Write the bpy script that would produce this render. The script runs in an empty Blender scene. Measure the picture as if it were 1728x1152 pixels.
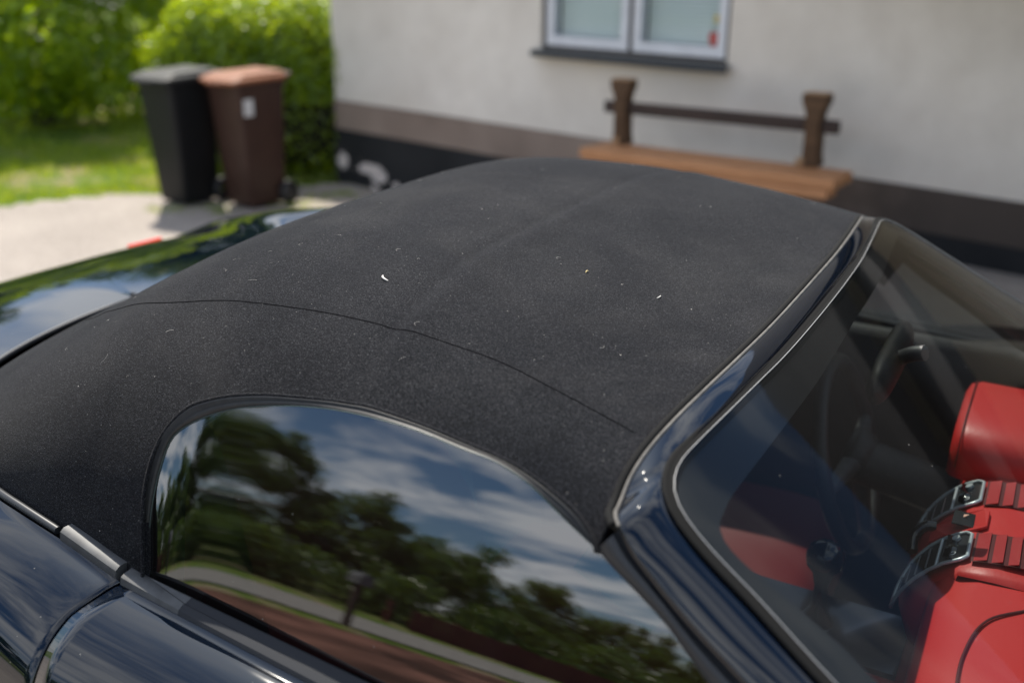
import bpy, bmesh, math, random
import numpy as np
from mathutils import Matrix, Vector
random.seed(7); rng = np.random.default_rng(7)
rad = math.radians
SC = bpy.context.scene
COL = SC.collection

# ------------------------------------------------------------------ camera
P, R, H = rad(21.5), 0.006, 1.76
right = Vector((1, 0, 0)); upc = Vector((0, math.sin(P), math.cos(P))); fwd = Vector((0, math.cos(P), -math.sin(P)))
ax = right * math.cos(R) + upc * math.sin(R); ay = -right * math.sin(R) + upc * math.cos(R)
cd = bpy.data.cameras.new('camera'); cam = bpy.data.objects.new('camera', cd); COL.objects.link(cam)
cam.matrix_world = Matrix(((ax.x, ay.x, -fwd.x, 0), (ax.y, ay.y, -fwd.y, 0), (ax.z, ay.z, -fwd.z, H), (0, 0, 0, 1)))
cd.sensor_width = 36; cd.lens = 35; cd.clip_start = 0.05; cd.clip_end = 2000
cd.dof.use_dof = True; cd.dof.focus_distance = 1.33; cd.dof.aperture_fstop = 2.3; cd.dof.aperture_blades = 0
SC.camera = cam

# ------------------------------------------------------------------ light
SUN_AZ, SUN_EL = rad(-20), rad(54)
sd = Vector((math.sin(SUN_AZ) * math.cos(SUN_EL), math.cos(SUN_AZ) * math.cos(SUN_EL), math.sin(SUN_EL)))
sl = bpy.data.lights.new('sun', 'SUN'); sun = bpy.data.objects.new('sun', sl); COL.objects.link(sun)
sl.energy = 5.0; sl.angle = rad(0.5); sl.color = (1, .93, .82)
sun.rotation_euler = sd.to_track_quat('Z', 'Y').to_euler()

W = bpy.data.worlds.new('World'); SC.world = W; W.use_nodes = True
wt = W.node_tree; wt.nodes.clear()
def wn(t, **k):
    n = wt.nodes.new(t)
    for a, b in k.items(): setattr(n, a, b)
    return n
sky = wn('ShaderNodeTexSky', sky_type='NISHITA', sun_disc=False, sun_elevation=SUN_EL, sun_rotation=SUN_AZ % (2 * math.pi))
tc = wn('ShaderNodeTexCoord'); sep = wn('ShaderNodeSeparateXYZ'); wt.links.new(tc.outputs['Generated'], sep.inputs[0])
zz = wn('ShaderNodeMath', operation='MAXIMUM'); wt.links.new(sep.outputs['Z'], zz.inputs[0]); zz.inputs[1].default_value = 0
zz2 = wn('ShaderNodeMath', operation='ADD'); wt.links.new(zz.outputs[0], zz2.inputs[0]); zz2.inputs[1].default_value = .16
dv = wn('ShaderNodeVectorMath', operation='DIVIDE'); wt.links.new(tc.outputs['Generated'], dv.inputs[0])
cmb = wn('ShaderNodeCombineXYZ')
for i in range(3): wt.links.new(zz2.outputs[0], cmb.inputs[i])
wt.links.new(cmb.outputs[0], dv.inputs[1])
mp = wn('ShaderNodeMapping'); mp.inputs['Rotation'].default_value = (0, 0, rad(35)); mp.inputs['Scale'].default_value = (1.0, 2.4, 0)
mp.inputs['Location'].default_value = (-6.3, -1.7, 0)
wt.links.new(dv.outputs[0], mp.inputs[0])
nz = wn('ShaderNodeTexNoise'); nz.inputs['Scale'].default_value = 1.05; nz.inputs['Detail'].default_value = 9; nz.inputs['Roughness'].default_value = .58; nz.inputs['Distortion'].default_value = .6
wt.links.new(mp.outputs[0], nz.inputs['Vector'])
rp = wn('ShaderNodeValToRGB'); rp.color_ramp.elements[0].position = .43; rp.color_ramp.elements[0].color = (0, 0, 0, 1); rp.color_ramp.elements[1].position = .60; rp.color_ramp.elements[1].color = (.85, .85, .85, 1)
wt.links.new(nz.outputs[0], rp.inputs[0])
blu = wn('ShaderNodeMix', data_type='RGBA', blend_type='MULTIPLY'); blu.inputs['Factor'].default_value = 1; wt.links.new(sky.outputs[0], blu.inputs['A']); blu.inputs['B'].default_value = (.79, .97, 1.15, 1)
cl = wn('ShaderNodeMix', data_type='RGBA'); wt.links.new(rp.outputs[0], cl.inputs['Factor'])
wt.links.new(blu.outputs['Result'], cl.inputs['A']); cl.inputs['B'].default_value = (12.5, 12.8, 13.2, 1)
bg = wn('ShaderNodeBackground'); bg.inputs['Strength'].default_value = .088
wt.links.new(cl.outputs['Result'], bg.inputs[0])
wo = wn('ShaderNodeOutputWorld'); wt.links.new(bg.outputs[0], wo.inputs[0])

SC.view_settings.view_transform = 'Standard'; SC.view_settings.look = 'None'
SC.view_settings.exposure = 0.6; SC.view_settings.gamma = 1
SC.cycles.use_denoising = True
SC.cycles.max_bounces = 10; SC.cycles.transparent_max_bounces = 16; SC.cycles.caustics_reflective = False; SC.cycles.caustics_refractive = False
SC.cycles.sample_clamp_indirect = 6; SC.cycles.sample_clamp_direct = 4

# ------------------------------------------------------------------ materials
def mat(name, col=(.5, .5, .5), rough=.5, metal=0, spec=.5, coat=0, coat_rough=.03, ior=1.5):
    m = bpy.data.materials.new(name); m.use_nodes = True
    b = m.node_tree.nodes['Principled BSDF']
    b.inputs['Base Color'].default_value = (*col, 1); b.inputs['Roughness'].default_value = rough
    b.inputs['Metallic'].default_value = metal; b.inputs['Specular IOR Level'].default_value = spec
    b.inputs['Coat Weight'].default_value = coat; b.inputs['Coat Roughness'].default_value = coat_rough; b.inputs['IOR'].default_value = ior
    return m
def nt(m): return m.node_tree, m.node_tree.nodes['Principled BSDF']
def noise(t, scale, detail=4, rough=.55, vec=None, dist=0):
    n = t.nodes.new('ShaderNodeTexNoise'); n.inputs['Scale'].default_value = scale; n.inputs['Detail'].default_value = detail
    n.inputs['Roughness'].default_value = rough; n.inputs['Distortion'].default_value = dist
    if vec is None: vec = t.nodes.new('ShaderNodeTexCoord').outputs['Object']
    t.links.new(vec, n.inputs['Vector']); return n
def ramp(t, src, stops):
    r = t.nodes.new('ShaderNodeValToRGB'); e = r.color_ramp.elements
    while len(e) < len(stops): e.new(.5)
    for i, (p, c) in enumerate(stops):
        e[i].position = p; e[i].color = (*c, 1) if len(c) == 3 else c
    t.links.new(src, r.inputs[0]); return r
def mixc(t, fac, a, b, mode='MIX'):
    n = t.nodes.new('ShaderNodeMix'); n.data_type = 'RGBA'; n.blend_type = mode
    for v, s in ((fac, 'Factor'), (a, 'A'), (b, 'B')):
        if isinstance(v, (int, float)): n.inputs[s].default_value = v
        elif isinstance(v, tuple): n.inputs[s].default_value = (*v, 1) if len(v) == 3 else v
        else: t.links.new(v, n.inputs[s])
    return n.outputs['Result']
def mth(t, op, a, b=None, c=None):
    n = t.nodes.new('ShaderNodeMath'); n.operation = op
    for i, v in enumerate((a, b, c)):
        if v is None: continue
        if isinstance(v, (int, float)): n.inputs[i].default_value = v
        else: t.links.new(v, n.inputs[i])
    return n.outputs[0]
def bump(t, b, height, strength=.3, dist=.01, normal=None):
    n = t.nodes.new('ShaderNodeBump'); n.inputs['Strength'].default_value = strength; n.inputs['Distance'].default_value = dist
    t.links.new(height, n.inputs['Height'])
    if normal: t.links.new(normal, n.inputs['Normal'])
    t.links.new(n.outputs[0], b.inputs['Normal']); return n.outputs[0]
def vary(m, scale, c0, c1, detail=5, bs=0, bscale=None, bd=.01, lo=.3, hi=.7):
    t, b = nt(m); n = noise(t, scale, detail); r = ramp(t, n.outputs[0], [(lo, c0), (hi, c1)])
    t.links.new(r.outputs[0], b.inputs['Base Color'])
    if bs:
        n2 = noise(t, bscale or scale * 4, 6); bump(t, b, n2.outputs[0], bs, bd)
    return m

def glass(name, tint, ior=1.5, rough=0.0, dirt=0.0, gain=1.0):
    """thin pane: fresnel mix of a tinted see-through layer and a mirror layer, with a little dust"""
    m = bpy.data.materials.new(name); m.use_nodes = True; t = m.node_tree; t.nodes.clear()
    o = t.nodes.new('ShaderNodeOutputMaterial'); tr = t.nodes.new('ShaderNodeBsdfTransparent'); tr.inputs[0].default_value = (*tint, 1)
    g = t.nodes.new('ShaderNodeBsdfAnisotropic') if False else t.nodes.new('ShaderNodeBsdfGlossy'); g.inputs['Roughness'].default_value = rough; g.inputs[0].default_value = (1, 1, 1, 1)
    lw = t.nodes.new('ShaderNodeLayerWeight'); lw.inputs[0].default_value = .5          # facing: 0 head-on, 1 grazing
    f0 = ((ior - 1) / (ior + 1))**2 * gain
    f = mth(t, 'MINIMUM', mth(t, 'ADD', mth(t, 'MULTIPLY', mth(t, 'POWER', lw.outputs['Facing'], 5.7), 1 - f0), f0), 1.0)
    mx = t.nodes.new('ShaderNodeMixShader'); t.links.new(f, mx.inputs[0]); t.links.new(tr.outputs[0], mx.inputs[1]); t.links.new(g.outputs[0], mx.inputs[2])
    out = mx.outputs[0]
    if dirt:
        d = t.nodes.new('ShaderNodeBsdfDiffuse'); d.inputs[0].default_value = (.5, .48, .45, 1)
        tcn = t.nodes.new('ShaderNodeTexCoord')
        v = t.nodes.new('ShaderNodeTexVoronoi'); v.inputs['Scale'].default_value = 75; t.links.new(tcn.outputs['Object'], v.inputs['Vector'])
        n = noise(t, 14, 3, vec=tcn.outputs['Object'])
        sp = mth(t, 'LESS_THAN', v.outputs['Distance'], mth(t, 'MULTIPLY', mth(t, 'SUBTRACT', n.outputs[0], .38), .28))
        wn_ = t.nodes.new('ShaderNodeTexWhiteNoise'); t.links.new(v.outputs['Position'], wn_.inputs['Vector'])
        sp = mth(t, 'MULTIPLY', sp, mth(t, 'GREATER_THAN', wn_.outputs['Value'], .72))
        fac = mth(t, 'ADD', mth(t, 'MULTIPLY', sp, .40 * dirt), .006 * dirt)
        m2 = t.nodes.new('ShaderNodeMixShader'); t.links.new(fac, m2.inputs[0]); t.links.new(out, m2.inputs[1]); t.links.new(d.outputs[0], m2.inputs[2]); out = m2.outputs[0]
    t.links.new(out, o.inputs[0]); return m

M = {}
M['paint'] = mat('navy_paint', (.0012, .0032, .008), .3, 0, .0, 1.0, .02, 1.5)
t, b = nt(M['paint']); tcp = t.nodes.new('ShaderNodeTexCoord').outputs['Object']; vp = t.nodes.new('ShaderNodeTexVoronoi'); vp.inputs['Scale'].default_value = 60; t.links.new(tcp, vp.inputs['Vector'])
wp_ = t.nodes.new('ShaderNodeTexWhiteNoise'); t.links.new(vp.outputs['Position'], wp_.inputs['Vector'])
spk = mth(t, 'MULTIPLY', mth(t, 'LESS_THAN', vp.outputs['Distance'], .05), mth(t, 'GREATER_THAN', wp_.outputs['Value'], .6))
t.links.new(mixc(t, mth(t, 'MULTIPLY', spk, .6), (.0012, .0032, .008), (.25, .24, .22)), b.inputs['Base Color'])
npz = noise(t, 5, 5, .6, tcp); t.links.new(ramp(t, npz.outputs[0], [(.35, (.012, .012, .012)), (.75, (.045, .045, .045))]).outputs[0], b.inputs['Coat Roughness'])
M['black_gloss'] = mat('black_gloss', (.004, .004, .005), .12, 0, .5, .5)
M['rubber'] = vary(mat('rubber', (.012, .012, .013), .55), 90, (.008, .008, .009), (.02, .02, .021))
M['grey_seal'] = vary(mat('grey_seal', (.2, .19, .17), .7), 60, (.06, .057, .053), (.14, .132, .12))
M['satin'] = vary(mat('satin_trim', (.10, .103, .107), .55, .3), 40, (.055, .057, .06), (.095, .098, .102))
M['dark_satin'] = mat('dark_satin', (.03, .032, .036), .42, .2)
nt(M['paint'])[1].inputs['Coat IOR'].default_value = 1.62
M['moulding_grey'] = mat('moulding_grey', (.03, .032, .037), .75, spec=.2)
M['bright_bead'] = mat('bright_bead', (.42, .42, .42), .4)
M['vent_metal'] = mat('vent_metal', (.55, .6, .62), .32, .5)
M['vent_black'] = mat('vent_black', (.012, .014, .017), .3)
M['mirror_shell'] = mat('mirror_shell', (.004, .004, .0045), .6, spec=.2)
M['chrome'] = mat('chrome', (.72, .76, .78), .12, 1)
M['matte_black'] = mat('matte_black', (.008, .008, .008), .9, spec=.2)
M['frit'] = mat('frit', (.004, .004, .005), .1)
M['side_glass'] = glass('side_glass', (.26, .29, .285), 1.75, dirt=.9, gain=2.3)
M['far_glass'] = glass('far_glass', (.46, .49, .485), 1.6, dirt=.5)
M['screen_glass'] = glass('screen_glass', (.58, .615, .61), 1.5, dirt=.6, gain=.42)
M['house_glass'] = glass('house_glass', (.93, .97, .96), 1.5)
M['red_light'] = mat('red_lens', (.80, .010, .006), .5, spec=.1)

# soft top fabric
m = M['fabric'] = mat('roof_fabric', (.02, .021, .024), 1, spec=.08)
t, b = nt(m); tcn = t.nodes.new('ShaderNodeTexCoord').outputs['Object']
sx = t.nodes.new('ShaderNodeSeparateXYZ'); t.links.new(tcn, sx.inputs[0])
nf = noise(t, 720, 2, .6, tcn); nm = noise(t, 260, 3, .6, tcn); nl = noise(t, 6, 4, .6, tcn); nb = noise(t, 1.7, 3, .5, tcn)
fine = ramp(t, nf.outputs[0], [(.36, (.0034, .0037, .0049)), (.54, (.0102, .0109, .0134)), (.70, (.052, .053, .057))])
big = ramp(t, nl.outputs[0], [(.28, (.66, .67, .72)), (.72, (1.38, 1.35, 1.30))])
c = mixc(t, 1.0, fine.outputs[0], big.outputs[0], 'MULTIPLY')
mid = ramp(t, nm.outputs[0], [(.3, (.7, .7, .7)), (.7, (1.3, 1.3, 1.3))]); c = mixc(t, 1.0, c, mid.outputs[0], 'MULTIPLY')
vo = t.nodes.new('ShaderNodeTexVoronoi'); vo.inputs['Scale'].default_value = 95; t.links.new(tcn, vo.inputs['Vector'])
wnn = t.nodes.new('ShaderNodeTexWhiteNoise'); t.links.new(vo.outputs['Position'], wnn.inputs['Vector'])
spk = mth(t, 'MULTIPLY', mth(t, 'LESS_THAN', vo.outputs['Distance'], .055), mth(t, 'GREATER_THAN', wnn.outputs['Value'], .55))
c = mixc(t, mth(t, 'MULTIPLY', spk, .75), c, (.30, .29, .27))
vo2 = t.nodes.new('ShaderNodeTexVoronoi'); vo2.inputs['Scale'].default_value = 30; t.links.new(tcn, vo2.inputs['Vector'])
wn2 = t.nodes.new('ShaderNodeTexWhiteNoise'); t.links.new(vo2.outputs['Position'], wn2.inputs['Vector'])
sp2 = mth(t, 'MULTIPLY', mth(t, 'LESS_THAN', vo2.outputs['Distance'], .024), mth(t, 'GREATER_THAN', wn2.outputs['Value'], .6))
c = mixc(t, mth(t, 'MULTIPLY', sp2, .9), c, (.55, .52, .48))
nd = noise(t, 2.6, 7, .68, tcn, .8); dust = ramp(t, nd.outputs[0], [(.50, (0, 0, 0)), (.78, (.13, .13, .13))]); c = mixc(t, dust.outputs[0], c, (.11, .105, .10))
t.links.new(c, b.inputs['Base Color'])
hgt = mth(t, 'ADD', nf.outputs[0], mth(t, 'MULTIPLY', nm.outputs[0], .6))
bump(t, b, hgt, .55, .0012)
b.inputs['Sheen Weight'].default_value = .05; b.inputs['Sheen Roughness'].default_value = .5
M['thread'] = mat('seam_thread', (.006, .006, .007), 1, spec=.1)

m = M['leather'] = mat('red_leather', (.52, .024, .021), .42, spec=.4)
t, b = nt(m); nn = noise(t, 240, 4); bump(t, b, nn.outputs[0], .12, .002)
m = M['leather_dark'] = mat('red_leather_recess', (.09, .006, .006), .5, spec=.4)
M['trim_black'] = vary(mat('black_trim', (.015, .015, .016), .5), 150, (.01, .01, .011), (.022, .022, .024))
M['leather_shaded'] = mat('shaded_seat_red', (.17, .010, .010), .45, spec=.4)  # same red leather as the dash, with the cabin shade put into its colour
M['slat_red'] = mat('red_slat', (.36, .008, .010), .4)
M['white_mark'] = mat('white_mark', (.8, .8, .78), .5)

# ------------------------------------------------------------------ mesh helpers
class MB:
    def __init__(s): s.v = []; s.f = []
    def add(s, v, f):
        o = len(s.v); s.v += [tuple(map(float, p)) for p in v]; s.f += [tuple(i + o for i in q) for q in f]; return s
    def grid(s, rows, close_u=False, close_v=False):
        n, k = len(rows), len(rows[0]); v = [p for r in rows for p in r]; f = []
        for i in range(n if close_u else n - 1):
            for j in range(k if close_v else k - 1):
                i2, j2 = (i + 1) % n, (j + 1) % k
                f.append((i * k + j, i * k + j2, i2 * k + j2, i2 * k + j))
        return s.add(v, f)
    def box(s, c, d, rz=0, tap=1, ry=0):
        x, y, z = (q / 2 for q in d); pts = []
        for sz in (-1, 1):
            k = 1 if sz < 0 else tap
            for a, b_ in ((-1, -1), (1, -1), (1, 1), (-1, 1)): pts.append((a * x * k, b_ * y * k, sz * z))
        Rm = Matrix.Rotation(rz, 3, 'Z') @ Matrix.Rotation(ry, 3, 'Y')
        v = [Vector(c) + Rm @ Vector(p) for p in pts]
        return s.add(v, [(3, 2, 1, 0), (4, 5, 6, 7), (0, 1, 5, 4), (1, 2, 6, 5), (2, 3, 7, 6), (3, 0, 4, 7)])
    def tube(s, pts, r, n=8, closed=False, caps=True):
        pts = [Vector(p) for p in pts]; rows = []; k = len(pts)
        up = Vector((0, 0, 1))
        for i, p in enumerate(pts):
            a = pts[(i - 1) % k] if (closed or i > 0) else p; b_ = pts[(i + 1) % k] if (closed or i < k - 1) else p
            d = (b_ - a).normalized(); u = d.cross(up)
            if u.length < 1e-3: u = d.cross(Vector((1, 0, 0)))
            u.normalize(); w = u.cross(d).normalized(); rr = r[i] if isinstance(r, (list, tuple)) else r
            rows.append([p + (u * math.cos(q) + w * math.sin(q)) * rr for q in (2 * math.pi * j / n for j in range(n))])
        s.grid(rows, closed, True)
        if not closed and caps:
            o = len(s.v); s.v += [tuple(p) for p in rows[0]] + [tuple(p) for p in rows[-1]]
            s.f += [tuple(o + j for j in range(n)), tuple(o + n + n - 1 - j for j in range(n))]
        return s
    def lathe(s, prof, c=(0, 0, 0), n=20):
        rows = [[(c[0] + r * math.cos(2 * math.pi * j / n), c[1] + r * math.sin(2 * math.pi * j / n), c[2] + z) for j in range(n)] for r, z in prof]
        return s.grid(rows, False, True)
    def prism(s, poly, d0, d1, fn):
        """poly: 2-D outline; fn(a, b, d) -> 3-D"""
        n = len(poly); v = [fn(a, b_, d0) for a, b_ in poly] + [fn(a, b_, d1) for a, b_ in poly]
        return s.add(v, [tuple(range(n - 1, -1, -1)), tuple(range(n, 2 * n))] + [(i, (i + 1) % n, n + (i + 1) % n, n + i) for i in range(n)])
    def build(s, name, m, parent=None, smooth=True, bevel=0, solid=0, sub=0, auto=None, flip=False):
        me = bpy.data.meshes.new(name); me.from_pydata(s.v, [], [q[::-1] for q in s.f] if flip else s.f); me.update()
        ob = bpy.data.objects.new(name, me); COL.objects.link(ob)
        if m is not None: me.materials.append(m)
        if smooth: me.polygons.foreach_set('use_smooth', [True] * len(me.polygons))
        if parent: ob.parent = parent
        if sub: q = ob.modifiers.new('s', 'SUBSURF'); q.levels = q.render_levels = sub
        if solid: q = ob.modifiers.new('t', 'SOLIDIFY'); q.thickness = abs(solid); q.offset = -1 if solid > 0 else 1
        if bevel:
            q = ob.modifiers.new('b', 'BEVEL'); q.width = bevel; q.segments = 3; q.limit_method = 'ANGLE'; q.angle_limit = rad(30)
            q.harden_normals = False
        if auto:
            with_angle(me, auto)
        return ob
def with_angle(me, a):
    me.set_sharp_from_angle(angle=rad(a))
def tag(o, label=None, cat=None, group=None, kind=None):
    for k, v in (('label', label), ('category', cat), ('group', group), ('kind', kind)):
        if v: o[k] = v
    return o
def empty(name, loc, rz=0, label=None, cat=None, group=None):
    o = bpy.data.objects.new(name, None); COL.objects.link(o); o.location = loc; o.rotation_euler = (0, 0, rz); o.empty_display_size = .1
    return tag(o, label, cat, group)
def hs(xs, ys):
    xs = np.asarray(xs, float); ys = np.asarray(ys, float); d = np.diff(ys) / np.diff(xs)
    mm = np.zeros_like(ys); mm[1:-1] = (d[:-1] + d[1:]) / 2; mm[0] = d[0]; mm[-1] = d[-1]
    def f(x):
        x = min(max(float(x), xs[0]), xs[-1]); i = min(max(int(np.searchsorted(xs, x)) - 1, 0), len(xs) - 2)
        h = xs[i + 1] - xs[i]; q = (x - xs[i]) / h
        return float((2 * q**3 - 3 * q * q + 1) * ys[i] + (q**3 - 2 * q * q + q) * h * mm[i] + (-2 * q**3 + 3 * q * q) * ys[i + 1] + (q**3 - q * q) * h * mm[i + 1])
    return f
def curve(pts, n):
    """smooth resample of a 3-D polyline"""
    pts = np.array(pts, float); s = np.r_[0, np.cumsum(np.linalg.norm(np.diff(pts, axis=0), axis=1))]
    fs = [hs(s, pts[:, k]) for k in range(pts.shape[1])]
    return [tuple(f(q) for f in fs) for q in np.linspace(0, s[-1], n)]
def mirror(pts): return [(x, -y, z) for x, y, z in pts]

# ------------------------------------------------------------------ terrain
def gz(x, y):
    s = min(max((y - 1.2 * x - 5.0) / 4.5, 0), 1); k = min(max((x + 14) / 6, 0), 1) * min(max((x + 14) / 6, 0), 1) if x < -8 else 1
    return -.36 * s * s * (3 - 2 * s) * k
def sheet(name, x0, x1, y0, y1, n, mtl, dz=0, inside=None):
    g = MB(); xs = np.linspace(x0, x1, n[0] + 1); ys = np.linspace(y0, y1, n[1] + 1)
    idx = {}
    for i in range(n[0]):
        for j in range(n[1]):
            cx, cy = (xs[i] + xs[i + 1]) / 2, (ys[j] + ys[j + 1]) / 2
            if inside and not inside(cx, cy): continue
            q = []
            for a, b_ in ((i, j), (i + 1, j), (i + 1, j + 1), (i, j + 1)):
                if (a, b_) not in idx: idx[(a, b_)] = len(g.v); g.v.append((xs[a], ys[b_], gz(xs[a], ys[b_]) + dz))
                q.append(idx[(a, b_)])
            g.f.append(tuple(q))
    return tag(g.build(name, mtl), kind='structure')
AN0, AN1, AN_D, AN_Z = 1.0, 7.0, 1.2, 3.4

# ================================================================== GROUND
m = M['gravel'] = mat('gravel', (.3, .27, .25), .9, spec=.2)
t, b = nt(m); n1 = noise(t, 55, 6, .7); n2 = noise(t, .9, 5, .6); vv = t.nodes.new('ShaderNodeTexVoronoi'); vv.inputs['Scale'].default_value = 38; t.links.new(t.nodes.new('ShaderNodeTexCoord').outputs['Object'], vv.inputs['Vector'])
c = ramp(t, n1.outputs[0], [(.3, (.20, .18, .165)), (.7, (.48, .435, .40))]).outputs[0]
c = mixc(t, 1.0, c, ramp(t, n2.outputs[0], [(.3, (.82, .80, .78)), (.7, (1.1, 1.08, 1.05))]).outputs[0], 'MULTIPLY')
t.links.new(c, b.inputs['Base Color']); bump(t, b, vv.outputs['Distance'], .6, .02)
m = M['soil'] = mat('lawn_soil', (.06, .08, .03), .95, spec=.1)
t, b = nt(m); n1 = noise(t, 1.1, 6, .62); n2 = noise(t, 25, 5, .7)
c = ramp(t, n1.outputs[0], [(.40, (.07, .13, .02)), (.52, (.12, .17, .03)), (.60, (.28, .22, .15))]).outputs[0]
c = mixc(t, 1.0, c, ramp(t, n2.outputs[0], [(.3, (.6, .6, .6)), (.7, (1.3, 1.3, 1.3))]).outputs[0], 'MULTIPLY'); t.links.new(c, b.inputs['Base Color']); bump(t, b, n2.outputs[0], .5, .03)
m = M['red_gravel'] = vary(mat('red_gravel', (.24, .10, .07), .95, spec=.1), .7, (.05, .028, .02), (.20, .10, .075), 6, .5, 60, .02, .40, .60)
M['road'] = vary(mat('road_gravel', (.22, .21, .2), .95, spec=.1), 6, (.17, .165, .155), (.30, .29, .27), 6)

_gx = sorted(set([round(-300 + 12 * i, 3) for i in range(51)] + [round(-20 + .5 * i, 3) for i in range(81)]))
g_ = MB(); _gy = sorted(set([round(-300 + 12 * i, 3) for i in range(51)] + [round(-6 + .5 * i, 3) for i in range(61)]))
g_.grid([[(x, y, gz(x, y) - .03) for y in _gy] for x in _gx]); tag(g_.build('ground', M['soil'], flip=False), kind='structure')
def drive_in(x, y):
    if y < -2.5: return False
    e = 8.42 + .40 * (x + 4.45) + .16 * math.sin(x * 1.3) + .08 * math.sin(x * 3.1 + 1)
    e = max(e, 7.2)
    return y < e and x > -16
sheet('driveway', -16, 14, -2.5, 10, (240, 100), M['gravel'], .004, drive_in)
sheet('yard', -11.5, -1.0, -22, -2.5, (20, 30), M['red_gravel'], .002)
sheet('road', -17.0, -12.6, -90, 40, (4, 60), M['road'], .006)

# ================================================================== THE HOUSE  (wall frame: s along the wall, u towards the viewer, z up)
AL = rad(41); WD = 6.15
nW = Vector((math.sin(AL), math.cos(AL), 0)); sW = Vector((math.cos(AL), -math.sin(AL), 0))
def wp(s, u, z): return nW * (WD - u) + sW * s + Vector((0, 0, z))
HROT = -AL
house = empty('house', tuple(wp(-2, -3, -.1)), 0, 'pale rendered house with brown and black base bands and a white window', 'house')
house_inv = Matrix.Translation(-Vector(wp(-2, -3, -.1)))
def hb(mb, name, mtl, parent=None, **k):
    o = mb.build(name, mtl, None, **k); base = parent or house
    mb_inv = house_inv; o.data.transform(mb_inv); o.parent = base; return o
def wbox(mb, s0, s1, u0, u1, z0, z1):
    v = [wp(s, u, z) for z in (z0, z1) for s, u in ((s0, u0), (s1, u0), (s1, u1), (s0, u1))]
    return mb.add(v, [(0, 1, 2, 3), (7, 6, 5, 4), (0, 4, 5, 1), (1, 5, 6, 2), (2, 6, 7, 3), (3, 7, 4, 0)])
m = M['render'] = mat('wall_render', (.72, .69, .64), .9, spec=.2)
t, b = nt(m); n1 = noise(t, .55, 5, .6); n2 = noise(t, 160, 4, .7); n3 = noise(t, 4.0, 5, .6)
c = ramp(t, n1.outputs[0], [(.3, (.68, .63, .56)), (.7, (.82, .765, .685))]).outputs[0]
c = mixc(t, 1.0, c, ramp(t, n3.outputs[0], [(.3, (.93, .92, .91)), (.7, (1.04, 1.04, 1.04))]).outputs[0], 'MULTIPLY')
# rusty run-off stain below the window sill
tco = t.nodes.new('ShaderNodeTexCoord').outputs['Object']; sx = t.nodes.new('ShaderNodeSeparateXYZ'); t.links.new(tco, sx.inputs[0])
S_L, S_R, Z_S = -5.16, -3.36, 1.02
so = Vector(wp(-2, -3, -.1)); su = mth(t, 'ADD', mth(t, 'MULTIPLY', sx.outputs['X'], sW.x), mth(t, 'MULTIPLY', sx.outputs['Y'], sW.y)); su = mth(t, 'ADD', su, float(so.dot(sW)))
zw_ = mth(t, 'ADD', sx.outputs['Z'], -.1)
inx = mth(t, 'MULTIPLY', mth(t, 'SMOOTH_MIN', mth(t, 'MULTIPLY', mth(t, 'SUBTRACT', su, S_L), 5), 1.0, .3), mth(t, 'SMOOTH_MIN', mth(t, 'MULTIPLY', mth(t, 'SUBTRACT', S_R, su), 5), 1.0, .3))
dz_ = mth(t, 'SUBTRACT', Z_S, zw_); run = mth(t, 'MULTIPLY', mth(t, 'GREATER_THAN', dz_, 0), mth(t, 'POWER', 2.718, mth(t, 'MULTIPLY', dz_, -6.5)))
st_ = mth(t, 'MULTIPLY', mth(t, 'MAXIMUM', mth(t, 'MULTIPLY', inx, run), 0), mth(t, 'ADD', mth(t, 'MULTIPLY', n3.outputs[0], .8), .1))
c = mixc(t, mth(t, 'MINIMUM', st_, .8), c, (.42, .33, .19)); t.links.new(c, b.inputs['Base Color']); bump(t, b, n2.outputs[0], .25, .004)
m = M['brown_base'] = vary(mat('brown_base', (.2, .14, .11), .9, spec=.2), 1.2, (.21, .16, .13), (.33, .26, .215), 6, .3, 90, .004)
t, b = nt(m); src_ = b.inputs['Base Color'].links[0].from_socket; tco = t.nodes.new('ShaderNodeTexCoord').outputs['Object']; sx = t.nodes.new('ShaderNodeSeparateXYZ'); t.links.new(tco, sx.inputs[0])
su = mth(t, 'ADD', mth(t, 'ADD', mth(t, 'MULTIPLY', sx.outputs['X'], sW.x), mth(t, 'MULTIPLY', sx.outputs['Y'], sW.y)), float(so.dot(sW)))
band_dark = mth(t, 'MULTIPLY', mth(t, 'SMOOTH_MIN', mth(t, 'MAXIMUM', mth(t, 'ADD', mth(t, 'MULTIPLY', mth(t, 'ADD', su, 3.3), .8), mth(t, 'MULTIPLY', mth(t, 'SUBTRACT', noise(t, 2.2, 6, .6).outputs[0], .5), 1.4)), 0), 1.0, .2), .85)      # the base colour gets darker towards the right-hand end
t.links.new(mixc(t, band_dark, src_, (.045, .038, .034)), b.inputs['Base Color'])
m = M['black_base'] = mat('black_base', (.012, .013, .015), .75, spec=.3)
t, b = nt(m); n1 = noise(t, 1.9, 4, .55); n2 = noise(t, 13, 6, .7)
tco = t.nodes.new('ShaderNodeTexCoord').outputs['Object']; sx = t.nodes.new('ShaderNodeSeparateXYZ'); t.links.new(tco, sx.inputs[0])
su = mth(t, 'ADD', mth(t, 'ADD', mth(t, 'MULTIPLY', sx.outputs['X'], sW.x), mth(t, 'MULTIPLY', sx.outputs['Y'], sW.y)), float(so.dot(sW)))
def blob(cs, cz, rs, rz):
    a = mth(t, 'DIVIDE', mth(t, 'SUBTRACT', su, cs), rs); b2 = mth(t, 'DIVIDE', mth(t, 'SUBTRACT', sx.outputs['Z'], cz + .1), rz)
    return mth(t, 'SUBTRACT', 1, mth(t, 'SQRT', mth(t, 'ADD', mth(t, 'MULTIPLY', a, a), mth(t, 'MULTIPLY', b2, b2))))
bl = blob(-7.49, -.14, .09, .10)
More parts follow.
